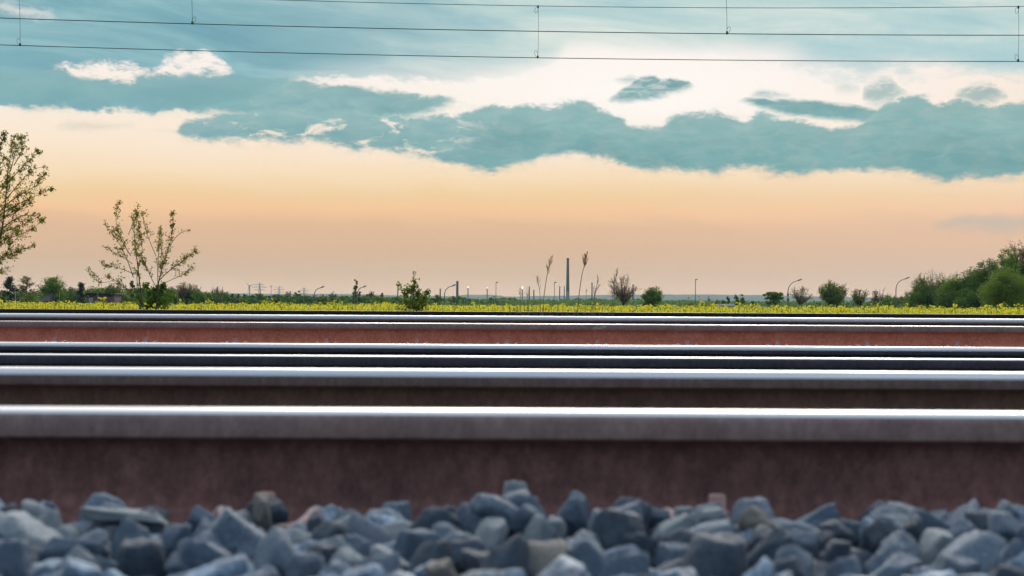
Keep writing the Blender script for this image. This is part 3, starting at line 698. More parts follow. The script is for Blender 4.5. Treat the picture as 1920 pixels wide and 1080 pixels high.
# telecom mast
x, y, z = P(776, 508, 900); H = z - GZ; root = empty('mobile_mast', (x, 900, GZ)); tag(root, 'mobile phone mast with a square antenna head rising behind the leafy bush', 'mast'); s = 900 / F
v, q = lathe([(0.7 * s, 0), (0.45 * s, H)], 10); link('pole', mesh_np('pole', v, q, STEELG, True), root)
for a in (0, 2.1, 4.2):
    b_ = [box(cos(a) * 3.0 * s - .18, cos(a) * 3.0 * s + .18, sin(a) * 3 * s - .1, sin(a) * 3 * s + .1, H - 6.5 * s, H - 0.5 * s)]
    V, Q = joinVQ(b_ + [tubes([(np.array([0, 0, H - k * s]), np.array([cos(a) * 3 * s, sin(a) * 3 * s, H - k * s]), .09, .09) for k in (1.2, 6)], 4)]); link('antenna_panel', mesh_np('antenna_panel', V, Q, STEELG), root)
# pylons and wind turbine
def pylon(px, yt, d, label):
    x, y, z = P(px, yt, d); H = z - GZ; root = empty('pylon', (x, d, GZ)); tag(root, label, 'pylon', 'power pylons on the horizon'); b = H * 0.09; sg = []
    zs = np.linspace(0, 1, 9)
    for sx1, sy1 in ((-1, -1), (1, -1), (1, 1), (-1, 1)):
        sg.append((np.array([sx1 * b, sy1 * b, 0]), np.array([sx1 * .1 * b, sy1 * .1 * b, H]), .30, .22))
        for i in range(8):
            w0 = b * (1 - .9 * zs[i]); w1 = b * (1 - .9 * zs[i + 1]); sg.append((np.array([sx1 * w0, sy1 * w0, H * zs[i]]), np.array([-sx1 * w1, sy1 * w1, H * zs[i + 1]]), .12, .12))
    v, q = tubes(sg, 4); link('lattice_tower', mesh_np('lattice_tower', v, q, STEELG), root)
    for f, e in ((0.62, .30), (0.77, .38), (0.90, .22)):
        v, q = tubes([(np.array([-H * e, 0, H * f]), np.array([H * e, 0, H * f]), .26, .26), (np.array([-H * e, 0, H * f]), np.array([0, 0, H * (f + .05)]), .15, .15), (np.array([H * e, 0, H * f]), np.array([0, 0, H * (f + .05)]), .15, .15)], 4)
        link('cross_arm', mesh_np('cross_arm', v, q, STEELG), root)
pylon(487, 530, 2600, 'lattice pylon with wide cross arms just right of the wind turbine')
pylon(570, 539, 3300, 'smaller pylon farther off, left of the curved lamp in the tree line')
pylon(523.5, 536, 3600, 'faintest pylon between the wind turbine and the curved lamp')
WHITE = mat('turbine_white', (0.55, 0.56, 0.57), 0.5)
x, y, z = P(468, 537, 3200); H = z - GZ; root = empty('wind_turbine', (x, 3200, GZ)); tag(root, 'small pale wind turbine above the trees, left of the lattice pylon', 'wind turbine')
v, q = lathe([(1.9, 0), (1.1, H)], 12); link('tower', mesh_np('tower', v, q, WHITE, True), root)
V, Q = box(-1.2, 1.2, -4, 3, H - .6, H + 2.2); link('nacelle', mesh_np('nacelle', V, Q, WHITE), root)
hub = link('hub', mesh_np('hub', *lathe([(0, 1.6), (1.3, .6), (1.5, 0), (1.3, -1)], 10), WHITE, True), root, (0, -4.6, H + .8)); hub.rotation_euler = (radians(90), 0, 0)
for a in (radians(132), radians(18), radians(-105)):
    dv = np.array([cos(a), 0, sin(a)]); L = 13.5
    v, q = tubes(poly_segs([dv * k * L for k in (0.05, 0.25, 0.6, 1.0)], 1.0, 0.25), 6); link('blade', mesh_np('blade', v, q, WHITE, True), root, (0, -4.8, H + .8))

# ------------------------------------------------------------------ street lamps
def curved_lamp(px, yb, xt, yt, d, label, thick=0.85, boxes=False, m=POLE):
    x0, _, zt = P(px, yt, d); H = zt - GZ; s = d / F; root = empty('street_lamp', (x0, d, GZ)); tag(root, label, 'street lamp', 'curved street lamps beyond the field')
    R = (xt - px) * s; r = thick * s; hh = (HY - yt) * 0 + R * 0.95
    pts = [np.array([0, 0, 0.0]), np.array([0, 0, H - hh])]
    for k in range(1, 9):
        a = k / 9 * pi / 2 * 0.93; pts.append(np.array([R * 0.62 * (1 - cos(a)), 0, H - hh + hh * 0.80 * sin(a)]))
    pts.append(np.array([R * 0.70, 0, H - hh * 0.14]))
    v, q = tubes(poly_segs(pts[:2], r * 1.3, r) + poly_segs(pts[1:], r, r * .7), 8); link('pole', mesh_np('pole', v, q, m, True), root)
    a = np.array([R * 0.66, 0, H - hh * .16]); b = np.array([R, 0, H]); v, q = tubes([(a, a * .9 + b * .1, r * .7, r * 1.5), (a * .9 + b * .1, a * .3 + b * .7, r * 1.5, r * 1.4), (a * .3 + b * .7, b, r * 1.4, r * .5)], 8)
    link('lamp_head', mesh_np('lamp_head', v * np.array([1, 1.6, 1]), q, LAMPH, True), root)
    if boxes:
        for zb, k in (((568 - 549.5) * s, 1.7), ((568 - 558.5) * s, 2.0)):
            V, Q = lathe([(0, 3.1 * s), (k * s, 2.6 * s), (k * s, -2.4 * s), (0, -3 * s)], 8); link('signal_box', mesh_np('signal_box', V, Q, LAMPH), root, (0, 0, zb - GZ))
    return root
curved_lamp(1477.5, 575, 1504, 522.5, 220, 'curved street lamp with dark boxes on its pole, right of the umbrella tree', boxes=True)
curved_lamp(1680, 577, 1706, 519, 230, 'curved street lamp rising from the bushes at the left end of the wood')
curved_lamp(833.5, 572, 855, 533, 240, 'curved street lamp just left of the stout chimney', boxes=False)
curved_lamp(589, 566, 608, 536.5, 260, 'curved street lamp over the tree line left of the slim poplar')
curved_lamp(670, 566, 687, 535.5, 290, 'street lamp whose arm reaches out from behind the slim poplar')
def straight_lamp(px, yt, d, label, w_=0.55, m=POLE, head=1):
    x, _, z = P(px, yt, d); H = z - GZ; s = d / F; root = empty('lamp_post', (x, d, GZ)); tag(root, label, 'lamp post', 'straight lamp posts beyond the field')
    v, q = lathe([(w_ * 1.15 * s, 0), (w_ * s, H * .5), (w_ * .8 * s, H)], 8); link('pole', mesh_np('pole', v, q, m, True), root)
    if head == 1: V, Q = joinVQ([box(-.4 * s, 4.0 * s, -.8 * s, .8 * s, H - .3 * s, H + .9 * s), box(.5 * s, 3.6 * s, -.6 * s, .6 * s, H - .7 * s, H - .3 * s)])
    elif head == 2: V, Q = joinVQ([box(-2.2 * s, 2.2 * s, -.6 * s, .6 * s, H, H + .9 * s), box(-.5 * s, .5 * s, -.5 * s, .5 * s, H - .8 * s, H)])
    else: V, Q = lathe([(.5 * s, H - .5 * s), (.9 * s, H), (.3 * s, H + .8 * s)], 8)
    link('lamp_head', mesh_np('lamp_head', V, Q, LAMPH), root)
straight_lamp(930, 529.5, 300, 'straight lamp post with a small square head, left of the brightest flare')
straight_lamp(1039.5, 529.5, 300, 'straight lamp post with a square head between a tall weed and the tallest chimney')
straight_lamp(1304, 524, 260, 'straight lamp post standing alone right of the round green tree', 0.7)
straight_lamp(508.5, 537, 300, 'lamp post with a small T shaped head right of the pylon', 0.5, POLEP, 2)
straight_lamp(111.5, 546, 180, 'pale thin post in front of the big round tree at the left', 0.45, POLEP, 3)
straight_lamp(183.5, 548, 170, 'pale thin post in front of the brick building', 0.5, POLEP, 3)
straight_lamp(29, 545, 190, 'greyish post in front of the dark fir at the far left', 0.7, POLEP, 3)
straight_lamp(333, 548, 190, 'pale post in front of the round bare topped tree left of the turbine', 0.4, POLEP, 3)
straight_lamp(417.5, 538.5, 260, 'slim pole standing before the brown bare tree left of the turbine', 0.4, POLE, 3)

# ------------------------------------------------------------------ buildings and vehicles
BRICK = mat('brick_wall', (0.10, 0.05, 0.055), 0.9, col2=(0.15, 0.075, 0.075), scale=1.2)
ROOFD = mat('roof_dark', (0.018, 0.020, 0.026), 0.8); ROOFM = mat('roof_metal', (0.20, 0.22, 0.24), 0.95, spec=0.1); WALLW = mat('wall_white', (0.30, 0.31, 0.31), 0.8); GLASSD = mat('window_dark', (0.02, 0.025, 0.03), 0.15)
s = 260 / F; x0, _, z1 = P(164, 549.5, 260); x1 = P(205, 550, 260)[0]; root = empty('brick_building', ((x0 + x1) / 2, 260, GZ)); hw = (x1 - x0) / 2; H = z1 - GZ
tag(root, 'low flat roofed building of purplish brick behind the field at the left', 'building')
V, Q = box(-hw, hw, 0, 8, -.2, H - .25); link('wall', mesh_np('wall', V, Q, BRICK), root)
V, Q = box(-hw - .3, hw + .3, -.3, 8.3, H - .25, H); link('roof', mesh_np('roof', V, Q, ROOFD), root)
V, Q = box(-hw + .2, -hw + .9, -.05, .1, 0, H - .7); link('door', mesh_np('door', V, Q, mat('door_grey', (.3, .3, .31), .6)), root)
x, _, z = P(80, 546, 230); s = 230 / F; root = empty('house', (x, 232, GZ)); tag(root, 'dark roofed house half hidden by the big round tree at the left', 'house')
h = z - GZ; V = np.array([(-8 * s, -2, h * .45), (9 * s, -2, h * .45), (9 * s, 6, h * .45), (-8 * s, 6, h * .45), (2 * s, 2, h), (9 * s, 2, h)]); Q = [np.array([[0, 1, 5, 4], [2, 3, 4, 5]]), np.array([[3, 0, 4], [1, 2, 5]])]
link('roof', mesh_np('roof', V, Q, ROOFD), root); V, Q = box(-8 * s, 8 * s, -1.6, 5.6, -.1, h * .46); link('wall', mesh_np('wall', V, Q, mat('house_wall', (.03, .028, .04), .9)), root)
def house(px, yt, wpx, d, label, wall, roof, ridge_=0.4):
    x, _, z = P(px, yt, d); hw = wpx * d / F / 2; h = z - GZ; root = empty('house', (x, d, GZ)); tag(root, label, 'house'); e = h * (1 - ridge_)
    V, Q = box(-hw, hw, 0, hw * 1.2, -.1, e); link('wall', mesh_np('wall', V, Q, wall), root)
    y1 = hw * 1.2; V = np.array([(-hw * 1.06, -.3, e), (hw * 1.06, -.3, e), (hw * 1.06, y1 + .3, e), (-hw * 1.06, y1 + .3, e), (-hw * 1.06, y1 / 2, h), (hw * 1.06, y1 / 2, h)])
    link('roof', mesh_np('roof', V, [np.array([[0, 1, 5, 4], [2, 3, 4, 5]]), np.array([[3, 0, 4], [1, 2, 5]])], roof), root)
    for k in (-.6, -.2, .2, .6):
        V, Q = box(hw * k - hw * .1, hw * k + hw * .1, -.06, .03, e * .7, e * .9); link('window', mesh_np('window', V, Q, GLASSD), root)
house(1367, 570.0, 32, 330, 'long white farm shed with a pale roof below the small dark cypress', WALLW, ROOFM, 0.35)
house(1354, 569.8, 22, 420, 'small shed with a slanting pale roof left of the white farm shed', WALLW, ROOFM, 0.5)
house(1420, 574.2, 40, 320, 'low long pale shed under the pair of shrubby trees', WALLW, ROOFM, 0.3)
house(236, 569.2, 34, 300, 'low pale greenhouse like shed right of the brick building', WALLW, ROOFM, 0.3)
house(1012, 562.3, 10, 2500, 'tiny pale house on the plain left of the two tall weeds', WALLW, ROOFM, 0.5)
house(1047, 563.2, 9, 2500, 'tiny pale house on the plain left of the tallest chimney', WALLW, ROOFM, 0.5)
def car(px, yt, d, wpx, col, label):
    x, _, z = P(px, yt, d); L = 4.3; root = empty('parked_car', (x, d, z - 1.45)); tag(root, label, 'car', 'cars parked beyond the field')
    prof = [(-2.1, .35), (-2.12, .75), (-1.95, .92), (-1.15, 1.0), (-.6, 1.42), (.75, 1.45), (1.5, 1.0), (2.1, .85), (2.15, .35)]
    V = [(a, -.85, b) for a, b in prof] + [(a, .85, b) for a, b in prof]; n = len(prof)
    for k_, (a, b) in enumerate(prof):
        if b > 1.2: V[k_] = (a, -.65, b); V[k_ + n] = (a, .65, b)
    Q = [np.array([(i, (i + 1) % n, (i + 1) % n + n, i + n) for i in range(n)]), np.array([list(range(n))[::-1], list(range(n, 2 * n))])]
    link('body', mesh_np('body', np.array(V), Q, mat('car_paint', col, 0.3)), root)
    V = np.array([(-1.0, -.84, 1.02), (-.55, -.70, 1.36), (.7, -.69, 1.38), (1.3, -.84, 1.02)]); link('side_window', mesh_np('side_window', V, np.array([[0, 1, 2, 3]]), GLASSD), root)
    for a in (-1.3, 1.3):
        for sgn in (-1, 1):
            w_ = link('wheel', mesh_np('wheel', *lathe([(0, -.1), (.31, -.1), (.33, 0), (.31, .1), (0, .1)], 16), ROOFD), root, (a, sgn * .8, .33)); w_.rotation_euler = (radians(90), 0, 0)
car(16, 567.5, 200, 10, (.5, .52, .56), 'silver car roof showing over the rapeseed at the far left')
car(63, 569.5, 190, 10, (.75, .75, .76), 'white car behind the rapeseed left of the big round tree')
car(193, 568.6, 180, 10, (.7, .73, .76), 'white car in front of the brick building')
#@@PART4
# ------------------------------------------------------------------ trees beyond the field
GL, GM, GR = 'trees beyond the field on the left', 'trees and bushes across the middle distance', 'trees of the wood at the right'
T = [
 # px, ytop, width, dist, kind, leaf, label, group, density
 (18, 520.5, 34, 250, 'pine', 'conifer', 'dark fir with a blunt top at the far left end', GL, 2.6),
 (50, 520, 46, 255, 'pine', 'brown', 'brownish open conifer right of the dark fir', GL, 1.6),
 (-6, 546, 30, 260, 'round', 'mid', 'green tree cut by the left edge of the photo behind the cars', GL, 1),
 (97, 521, 46, 235, 'round', 'mid', 'big round leafy green tree in the left tree line', GL, 1.5),
 (57, 553.5, 30, 180, 'bush', 'light', 'pale green rounded bush between the brown conifer and the big round tree', GL, 1.3),
 (40, 545, 40, 262, 'round', 'dark', 'dark tree filling in behind the two conifers', GL, 1),
 (132, 536, 26, 270, 'sparse', 'brown', 'thin leafed brown tree right of the big round green tree', GL, 1),
 (130, 543, 40, 265, 'round', 'dark', 'low dark tree right of the big round green tree', GL, 1.2),
 (152, 531, 18, 262, 'pine', 'conifer', 'small spiky conifer left of the brick building', GL, 1.5),
 (182, 539, 44, 290, 'round', 'mid', 'spreading green tree behind the roof of the brick building', GL, 1.1),
 (213, 532, 30, 280, 'sparse', 'light', 'light green airy tree right of the brick building', GL, 2),
 (222, 550, 46, 270, 'bush', 'mid', 'broad green hedge right of the brick building', GL, 1.2),
 (248, 527.5, 17, 300, 'cone', 'conifer', 'narrow dark conifer behind the stems of the big leafy shrub', GL, 1.6),
 (264, 533, 26, 290, 'round', 'mid', 'green tree right behind the stems of the big leafy shrub', GL, 1.2),
 (312, 540, 44, 285, 'round', 'dark', 'dark green tree left of the round bare topped tree', GL, 1.3),
 (353, 529, 42, 280, 'sparse', 'brown', 'round tree with an airy bare top left of the wind turbine', GL, 0.7),
 (354, 549, 18, 262, 'cone', 'conifer', 'small dark conifer in front of the round airy tree', GL, 1.6),
 (370, 545, 34, 270, 'round', 'mid', 'green tree against the right side of the round airy tree', GL, 1.2),
 (340, 546, 30, 285, 'bush', 'dark', 'dark bush at the foot of the round airy tree', GL, 1.2),
 (407, 539, 28, 300, 'bare', 'brown', 'brown leafless tree beside a slim pole left of the turbine', GL, 1),
 (403, 550, 52, 290, 'bush', 'dark', 'brownish green thicket under the brown leafless tree', GL, 1.2),
 (435, 551, 10, 480, 'cone', 'conifer', 'first of the little blue dark firs below the wind turbine', GL, 1.4),
 (447, 551.5, 10, 480, 'cone', 'conifer', 'second of the little blue dark firs below the wind turbine', GL, 1.4),
 (458, 552, 9, 480, 'cone', 'conifer', 'last of the little blue dark firs, right under the wind turbine', GL, 1.4),
 (455, 557, 26, 330, 'round', 'light', 'light green round bush below the little blue firs', GL, 1.3),
 (430, 558, 24, 350, 'round', 'mid', 'green bush left of the light round one under the little firs', GL, 1.2),
 (481, 551, 34, 420, 'round', 'dark', 'dark green tree under the lattice pylon', GL, 1.2),
 (477, 559, 26, 330, 'bush', 'mid', 'grey green bush below the lattice pylon', GL, 1.2),
 (514, 552, 36, 440, 'round', 'dark', 'dark tree behind the T headed lamp post', GL, 1.2),
 (541, 544, 9, 460, 'bare', 'brown', 'tiny bare tree standing up from the tree line right of the T headed lamp', GL, 1),
 (545, 554, 40, 430, 'round', 'mid', 'mid green tree right of the T headed lamp post', GL, 1.2),
 (558, 546, 14, 450, 'round', 'light', 'little green tree poking above the tree line left of the curved lamp', GL, 1.2),
 (574, 555, 34, 420, 'round', 'dark', 'dark green tree just left of the curved lamp in the tree line', GL, 1.2),
 (601, 553, 34, 430, 'sparse', 'brown', 'brownish tree just right of the curved lamp in the tree line', GL, 1.6),
 (607, 558, 36, 400, 'bush', 'mid', 'green bush under the brownish tree by the curved lamp', GL, 1.2),
 (624, 547, 12, 520, 'sparse', 'mid', 'faint airy tree on the ridge between the curved lamp and the poplar', GL, 1.2),
 (640, 555, 40, 420, 'round', 'mid', 'rounded green tree left of the slim poplar', GL, 1.2),
 (667.5, 524.5, 7.5, 400, 'column', 'mid', 'slim tall poplar standing above the tree line', GL, 2.2),
 (663.5, 537, 7, 402, 'column', 'mid', 'shorter left shoulder of the slim poplar', GL, 1.8),
 (674, 547, 6, 398, 'column', 'dark', 'small spire tree at the right foot of the slim poplar', GL, 1.5),
 (684, 553, 44, 410, 'round', 'mid', 'green tree right of the slim poplar', GL, 1.2),
 (696, 547, 10, 440, 'sparse', 'brown', 'small brownish tree top right of the slim poplar', GL, 1.2),
 (717, 550, 9, 430, 'cone', 'conifer', 'pointed dark conifer between the poplar and the leafy bush', GL, 1.5),
 (716, 556, 40, 400, 'round', 'light', 'light green tree under the pointed dark conifer', GL, 1.2),
 (742, 557, 24, 420, 'round', 'mid', 'green tree at the foot of the dark slim stack', GL, 1.2),
 (795, 558, 30, 500, 'round', 'mid', 'blue green tree just right of the leafy bush', GM, 1.2),
 (819, 553.5, 22, 380, 'round', 'dark', 'dark green tree left of the pole of the curved lamp', GM, 1.3),
 (806, 562, 36, 420, 'bush', 'dark', 'low dark bush between the leafy bush and the curved lamp', GM, 1.2),
 (856, 555.5, 48, 620, 'round', 'mid', 'broad green tree at the foot of the stout chimney', GM, 1.2),
 (897, 563, 44, 700, 'bush', 'mid', 'low green thicket below the left flare stacks', GM, 1.2),
 (922, 556, 12, 760, 'round', 'dark', 'small dark pointed tree left of the plain lamp post', GM, 1.2),
 (934, 562, 40, 740, 'bush', 'mid', 'low grey green thicket around the plain lamp post', GM, 1.2),
 (961, 558.5, 22, 800, 'round', 'mid', 'little domed tree left of the brightest flare', GM, 1.2),
 (1168, 515, 50, 210, 'bare', 'brown', 'large round leafless tree right of the dry weeds', GM, 1),
 (1225, 540, 38, 220, 'round', 'mid', 'compact round green tree right of the leafless tree', GM, 1.9),
 (1329, 557, 6, 900, 'cone', 'conifer', 'tiny pointed conifer left of the white farm shed', GM, 1.3),
 (1290, 566, 50, 600, 'bush', 'light', 'low scrub at the foot of the lone lamp post', GM, 1),
 (1343, 563, 14, 500, 'round', 'dark', 'small dark tree above the slanting pale shed', GM, 1.2),
 (1357, 563, 9, 520, 'round', 'dark', 'round dark shrub between the sheds, left of the cypress', GM, 1.2),
 (1365.5, 556, 5.5, 450, 'column', 'dark', 'small dark cypress behind the white farm shed', GM, 1.8),
 (1380.5, 553, 9, 330, 'column', 'dark', 'left one of the two square topped green trees by the sheds', GM, 1.8),
 (1391.5, 552.5, 10, 325, 'column', 'mid', 'right one of the two square topped green trees by the sheds', GM, 1.8),
 (1412, 565, 18, 400, 'round', 'dark', 'small dark tree right of the two square topped trees', GM, 1.2),
 (1450, 548, 36, 300, 'umbrella', 'mid', 'dark umbrella shaped tree left of the curved lamp with boxes', GM, 2.0),
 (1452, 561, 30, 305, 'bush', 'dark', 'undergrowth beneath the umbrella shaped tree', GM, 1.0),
 (1500, 538, 38, 300, 'bare', 'brown', 'small leafless tree just right of the curved lamp with boxes', GM, 1),
 (1529, 568, 40, 500, 'bush', 'mid', 'low bush between the small leafless tree and the yellow green tree', GM, 1),
 (1558, 527, 44, 230, 'sparse', 'light', 'round yellow green tree with two trunks right of centre', GM, 2.6),
 (1569, 529, 34, 233, 'sparse', 'brown', 'brownish half of the round two trunked tree', GM, 2.0),
 (1611, 541, 26, 250, 'sparse', 'light', 'slim upright tree with thin young leaves left of the wood', GM, 1.6),
 (1590, 568, 26, 420, 'bush', 'dark', 'low bush between the two trunked tree and the slim upright tree', GM, 1),
 (1641, 543, 18, 270, 'bare', 'brown', 'left small leafless tree at the edge of the wood', GM, 1),
 (1653, 540, 24, 275, 'bare', 'brown', 'reddish twiggy leafless tree left of the curved lamp at the wood', GM, 1),
 (1636, 566, 44, 240, 'bush', 'mid', 'low green hedge at the foot of the small leafless trees', GR, 1.2),
 (1672, 555, 44, 235, 'round', 'mid', 'rounded dark green bush at the foot of the curved lamp by the wood', GR, 1.4),
 (1710, 547, 34, 215, 'sparse', 'brown', 'thin brownish tree at the left end of the wood', GR, 1.5),
 (1716, 556, 50, 210, 'bush', 'mid', 'grey green bush at the left end of the wood', GR, 1.4),
 (1745, 514, 60, 205, 'sparse', 'light', 'airy tree with spiky top shoots standing out of the wood', GR, 3.4),
 (1752, 505, 26, 204, 'bare', 'brown', 'bundle of upright spiky branches above the airy tree of the wood', GR, 1),
 (1742, 538, 70, 203, 'round', 'dark', 'dense lower foliage under the airy spiky tree', GR, 1.6),
 (1795, 520, 70, 190, 'round', 'mid', 'mid height leafy tree in the middle of the wood', GR, 1.8),
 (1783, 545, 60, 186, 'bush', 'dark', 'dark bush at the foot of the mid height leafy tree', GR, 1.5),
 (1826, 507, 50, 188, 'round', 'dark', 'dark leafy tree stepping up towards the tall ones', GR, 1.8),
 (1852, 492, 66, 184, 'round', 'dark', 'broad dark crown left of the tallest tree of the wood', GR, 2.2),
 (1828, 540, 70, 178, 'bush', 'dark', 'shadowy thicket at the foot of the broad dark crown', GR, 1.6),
 (1893, 473, 56, 180, 'round', 'mid', 'high green crown in front of the tallest thin tree', GR, 1.8),
 (1915, 456, 56, 183, 'sparse', 'brown', 'tallest thin leafed brownish tree at the right edge', GR, 3.0),
 (1886, 505, 88, 160, 'round', 'light', 'nearest bright green spreading tree at the right', GR, 2.2),
 (1925, 520, 60, 165, 'round', 'dark', 'dark tree cut by the right edge behind the bright green one', GR, 1.6),
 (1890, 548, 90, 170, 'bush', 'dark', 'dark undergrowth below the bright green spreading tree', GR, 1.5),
 (1960, 470, 80, 185, 'round', 'mid', 'green tree mostly beyond the right edge of the photo', GR, 1.4),
]
for (px, yt, wp, d, kind, leaf, lab, grp, den) in T:
    nm = {'pine': 'conifer', 'cone': 'conifer', 'bush': 'bush', 'column': 'poplar', 'bare': 'bare_tree'}.get(kind, 'leafy_tree')
    cat_ = {'bush': 'bush', 'pine': 'conifer', 'cone': 'conifer'}.get(kind, 'tree')
    tree(nm, px, yt, wp, d, kind, leaf, lab, cat_, grp, den)

# far woods: low masses nobody could count
def woods(pts, d, depth, n, leaf, label, ls):
    rng = np.random.default_rng(int(d)); xp = [p[0] for p in pts]; yp = [p[1] for p in pts]
    k = 34; px = rng.uniform(xp[0], xp[-1], n // k); C = []
    wob = np.interp(px, np.linspace(xp[0], xp[-1], 200), rng.normal(0, 1.6, 200))
    top = np.interp(px, xp, yp) + wob
    dd = d + rng.uniform(0, depth, len(px))
    for a, t, e in zip(px, top, dd):
        x, y, z = P(a, t - 1.6, e); h = z - GZ; R = max(2.5, h * 0.42)
        g = rng.normal(size=(k, 3)); g /= np.linalg.norm(g, axis=1, keepdims=True)
        g *= R * rng.uniform(.5, 1, (k, 1)); zc = GZ + max(h - R, 0.3 * h) * rng.choice([1, 1, .5]); C.append(np.array([x, y, zc]) + g * np.array([1.4, 1, 1]))
    C = np.concatenate(C); C[:, 2] = np.maximum(C[:, 2], GZ + .1); v, q = leaves(C, ls, rng, .8)
    tag(link('distant_woods', mesh_np('distant_woods', v, q, LEAF[leaf])), label, 'woods', kind='stuff')
woods([(-300, 556), (300, 558), (480, 557), (640, 558), (740, 559), (800, 561), (1000, 564), (1400, 569), (1700, 568), (2200, 566)], 760, 120, 60000, 'mid', 'low green woods running behind the field trees', 1.1)
woods([(-300, 549), (0, 545), (60, 546), (110, 541), (150, 543), (170, 548), (205, 543), (260, 541), (330, 543), (380, 546), (425, 549), (445, 556), (520, 557.5), (640, 558), (740, 560), (790, 566)], 520, 60, 34000, 'dark', 'green undergrowth and hedges closing the gaps of the left tree line', 0.75)
woods([(-300, 559), (700, 560), (1000, 562.5), (1150, 562.5), (1210, 563), (1400, 568), (2200, 570)], 1300, 250, 46000, 'dark', 'hazy blue green woods farther out on the plain', 1.9)

# ------------------------------------------------------------------ near shrubs with young leaves, drawn as branch courses
def shrub(name, d, root_px, courses, leafsz, label, rng, twig=(10, 30), every=8, leaf='young', r0=0.012, leafn=2.4, cat='shrub', frac0=0.3, lift=0.35, drop_ground=True, jit=0.5):
    bx, by_, bz = P(root_px[0], root_px[1], d); o = np.array([bx, d, GZ]); root = empty(name, tuple(o)); tag(root, label, cat); s = d / F
    thick = []; thin = []; L = []
    for course in courses:
        r_ = course[0]; pts2 = np.array(course[1:], float)
        # resample with a little wobble
        cum = np.concatenate([[0], np.cumsum(np.linalg.norm(np.diff(pts2, axis=0), axis=1))]); n = max(4, int(cum[-1] / 9)); t = np.linspace(0, cum[-1], n)
        qx = np.interp(t, cum, pts2[:, 0]); qy = np.interp(t, cum, pts2[:, 1])
        for _ in range(2):
            qx[1:-1] = (qx[:-2] + 2 * qx[1:-1] + qx[2:]) / 4; qy[1:-1] = (qy[:-2] + 2 * qy[1:-1] + qy[2:]) / 4
        dep = rng.uniform(-jit, jit) * np.clip(t / 150, 0, 1.5)
        pts = [np.array(P(a, b, d)) + np.array([0, dd_, 0]) - o for a, b, dd_ in zip(qx, qy, dep)]
        if drop_ground and r_ >= 1: pts.insert(0, np.array([rng.normal() * .03, 0, 0.0]))
        R0 = r0 * r_; thick += poly_segs(pts, R0, 0.0022)
        for i in range(len(qx)):
            fr = t[i] / cum[-1]
            if fr < frac0: continue
            for _ in range(rng.poisson(9 / every)):
                sd = rng.choice([-1, 1]); j = min(i + 1, len(qx) - 1); k = max(i - 1, 0)
                dirv = np.array([qx[j] - qx[k], 0, -(qy[j] - qy[k])]); dirv /= np.linalg.norm(dirv) + 1e-9
                a = sd * rng.uniform(0.35, 0.95); dv = np.array([dirv[0] * cos(a) - dirv[2] * sin(a), rng.normal() * .45, dirv[0] * sin(a) + dirv[2] * cos(a) + lift]); dv /= np.linalg.norm(dv)
                Lg = rng.uniform(*twig) * (1.15 - 0.8 * fr) * s; m_ = max(3, int(Lg / s / 5)); p = pts[min(i + (len(pts) - len(qx)), len(pts) - 1)].copy(); rr_ = 0.0026
                for u in range(m_):
                    dv = dv + rng.normal(0, .12, 3); dv[2] += 0.05; dv /= np.linalg.norm(dv); p2 = p + dv * Lg / m_; thin.append((p, p2, rr_, rr_ * .8)); rr_ *= .85; p = p2
                    for _ in range(rng.poisson(leafn)): L.append(p + rng.normal(0, leafsz * .55, 3))
            if rng.uniform() < 0.55:
                for _ in range(rng.poisson(leafn * .8)): L.append(pts[min(i + (len(pts) - len(qx)), len(pts) - 1)] + rng.normal(0, leafsz * .6, 3))
    v, q = joinVQ([tubes(thick, 6), tubes(thin, 6)]); link('branches', mesh_np('branches', v, q, BARKL, True), root)
    v, q = leaves(np.array(L), leafsz, rng, 0.55); link('foliage', mesh_np('foliage', v, q, LEAF[leaf]), root)
    return root
rg = np.random.default_rng(41)
shrub('leafy_shrub', 24.0, (270, 590), [
 (1.3, (271, 590), (262, 555), (254, 520), (248, 490), (241, 460), (235, 430), (236, 400), (239, 378)),
 (1.1, (270, 588), (245, 550), (228, 535), (205, 522), (191, 517)),
 (0.7, (250, 520), (234, 485), (218, 458), (200, 436), (186, 423)),
 (0.6, (245, 480), (226, 450), (218, 425), (213, 405), (221, 382)),
 (0.5, (240, 440), (246, 420), (252, 402)),
 (0.5, (252, 515), (232, 505), (210, 500), (192, 495)),
 (0.5, (248, 495), (228, 480), (205, 472), (196, 462)),
 (0.6, (262, 550), (255, 520), (270, 470), (262, 440), (262, 420)),
 (1.2, (293, 590), (294, 556), (297, 530), (305, 500), (317, 462), (324, 436), (322, 404)),
 (0.7, (296, 540), (292, 500), (291, 465), (290, 440), (291, 420)),
 (0.6, (318, 460), (330, 440), (341, 430), (348, 432)),
 (0.7, (299, 525), (318, 508), (340, 495), (357, 483), (372, 474)),
 (0.5, (297, 535), (320, 526), (345, 515), (356, 513), (361, 502)),
 (0.6, (296, 545), (280, 515), (270, 488), (255, 470)),
 (0.5, (292, 480), (282, 455), (272, 425), (270, 406)),
 (0.5, (310, 490), (300, 470), (306, 450), (304, 435)),
 (0.4, (213, 525), (190, 535), (180, 524), (170, 510))],
 0.036, 'tall airy shrub with thin stems and small young leaves behind the tracks at the left', rg, twig=(9, 26), every=4.2, leafn=3.0, r0=0.010)
shrub('leafy_shrub', 25.5, (288, 590), [
 (1.2, (285, 592), (284, 570), (280, 548), (277, 540)), (1.2, (290, 592), (292, 570), (298, 545), (305, 538)), (1.0, (294, 592), (304, 566), (312, 550)), (1.0, (280, 592), (270, 572), (264, 560)),
 (1.0, (300, 592), (316, 572), (322, 560)), (1.0, (287, 592), (288, 565), (290, 542))],
 0.05, 'low dense green shrub at the foot of the tall airy shrub', rg, twig=(8, 20), every=2.2, leaf='mid', leafn=4, r0=0.009, frac0=0.0)
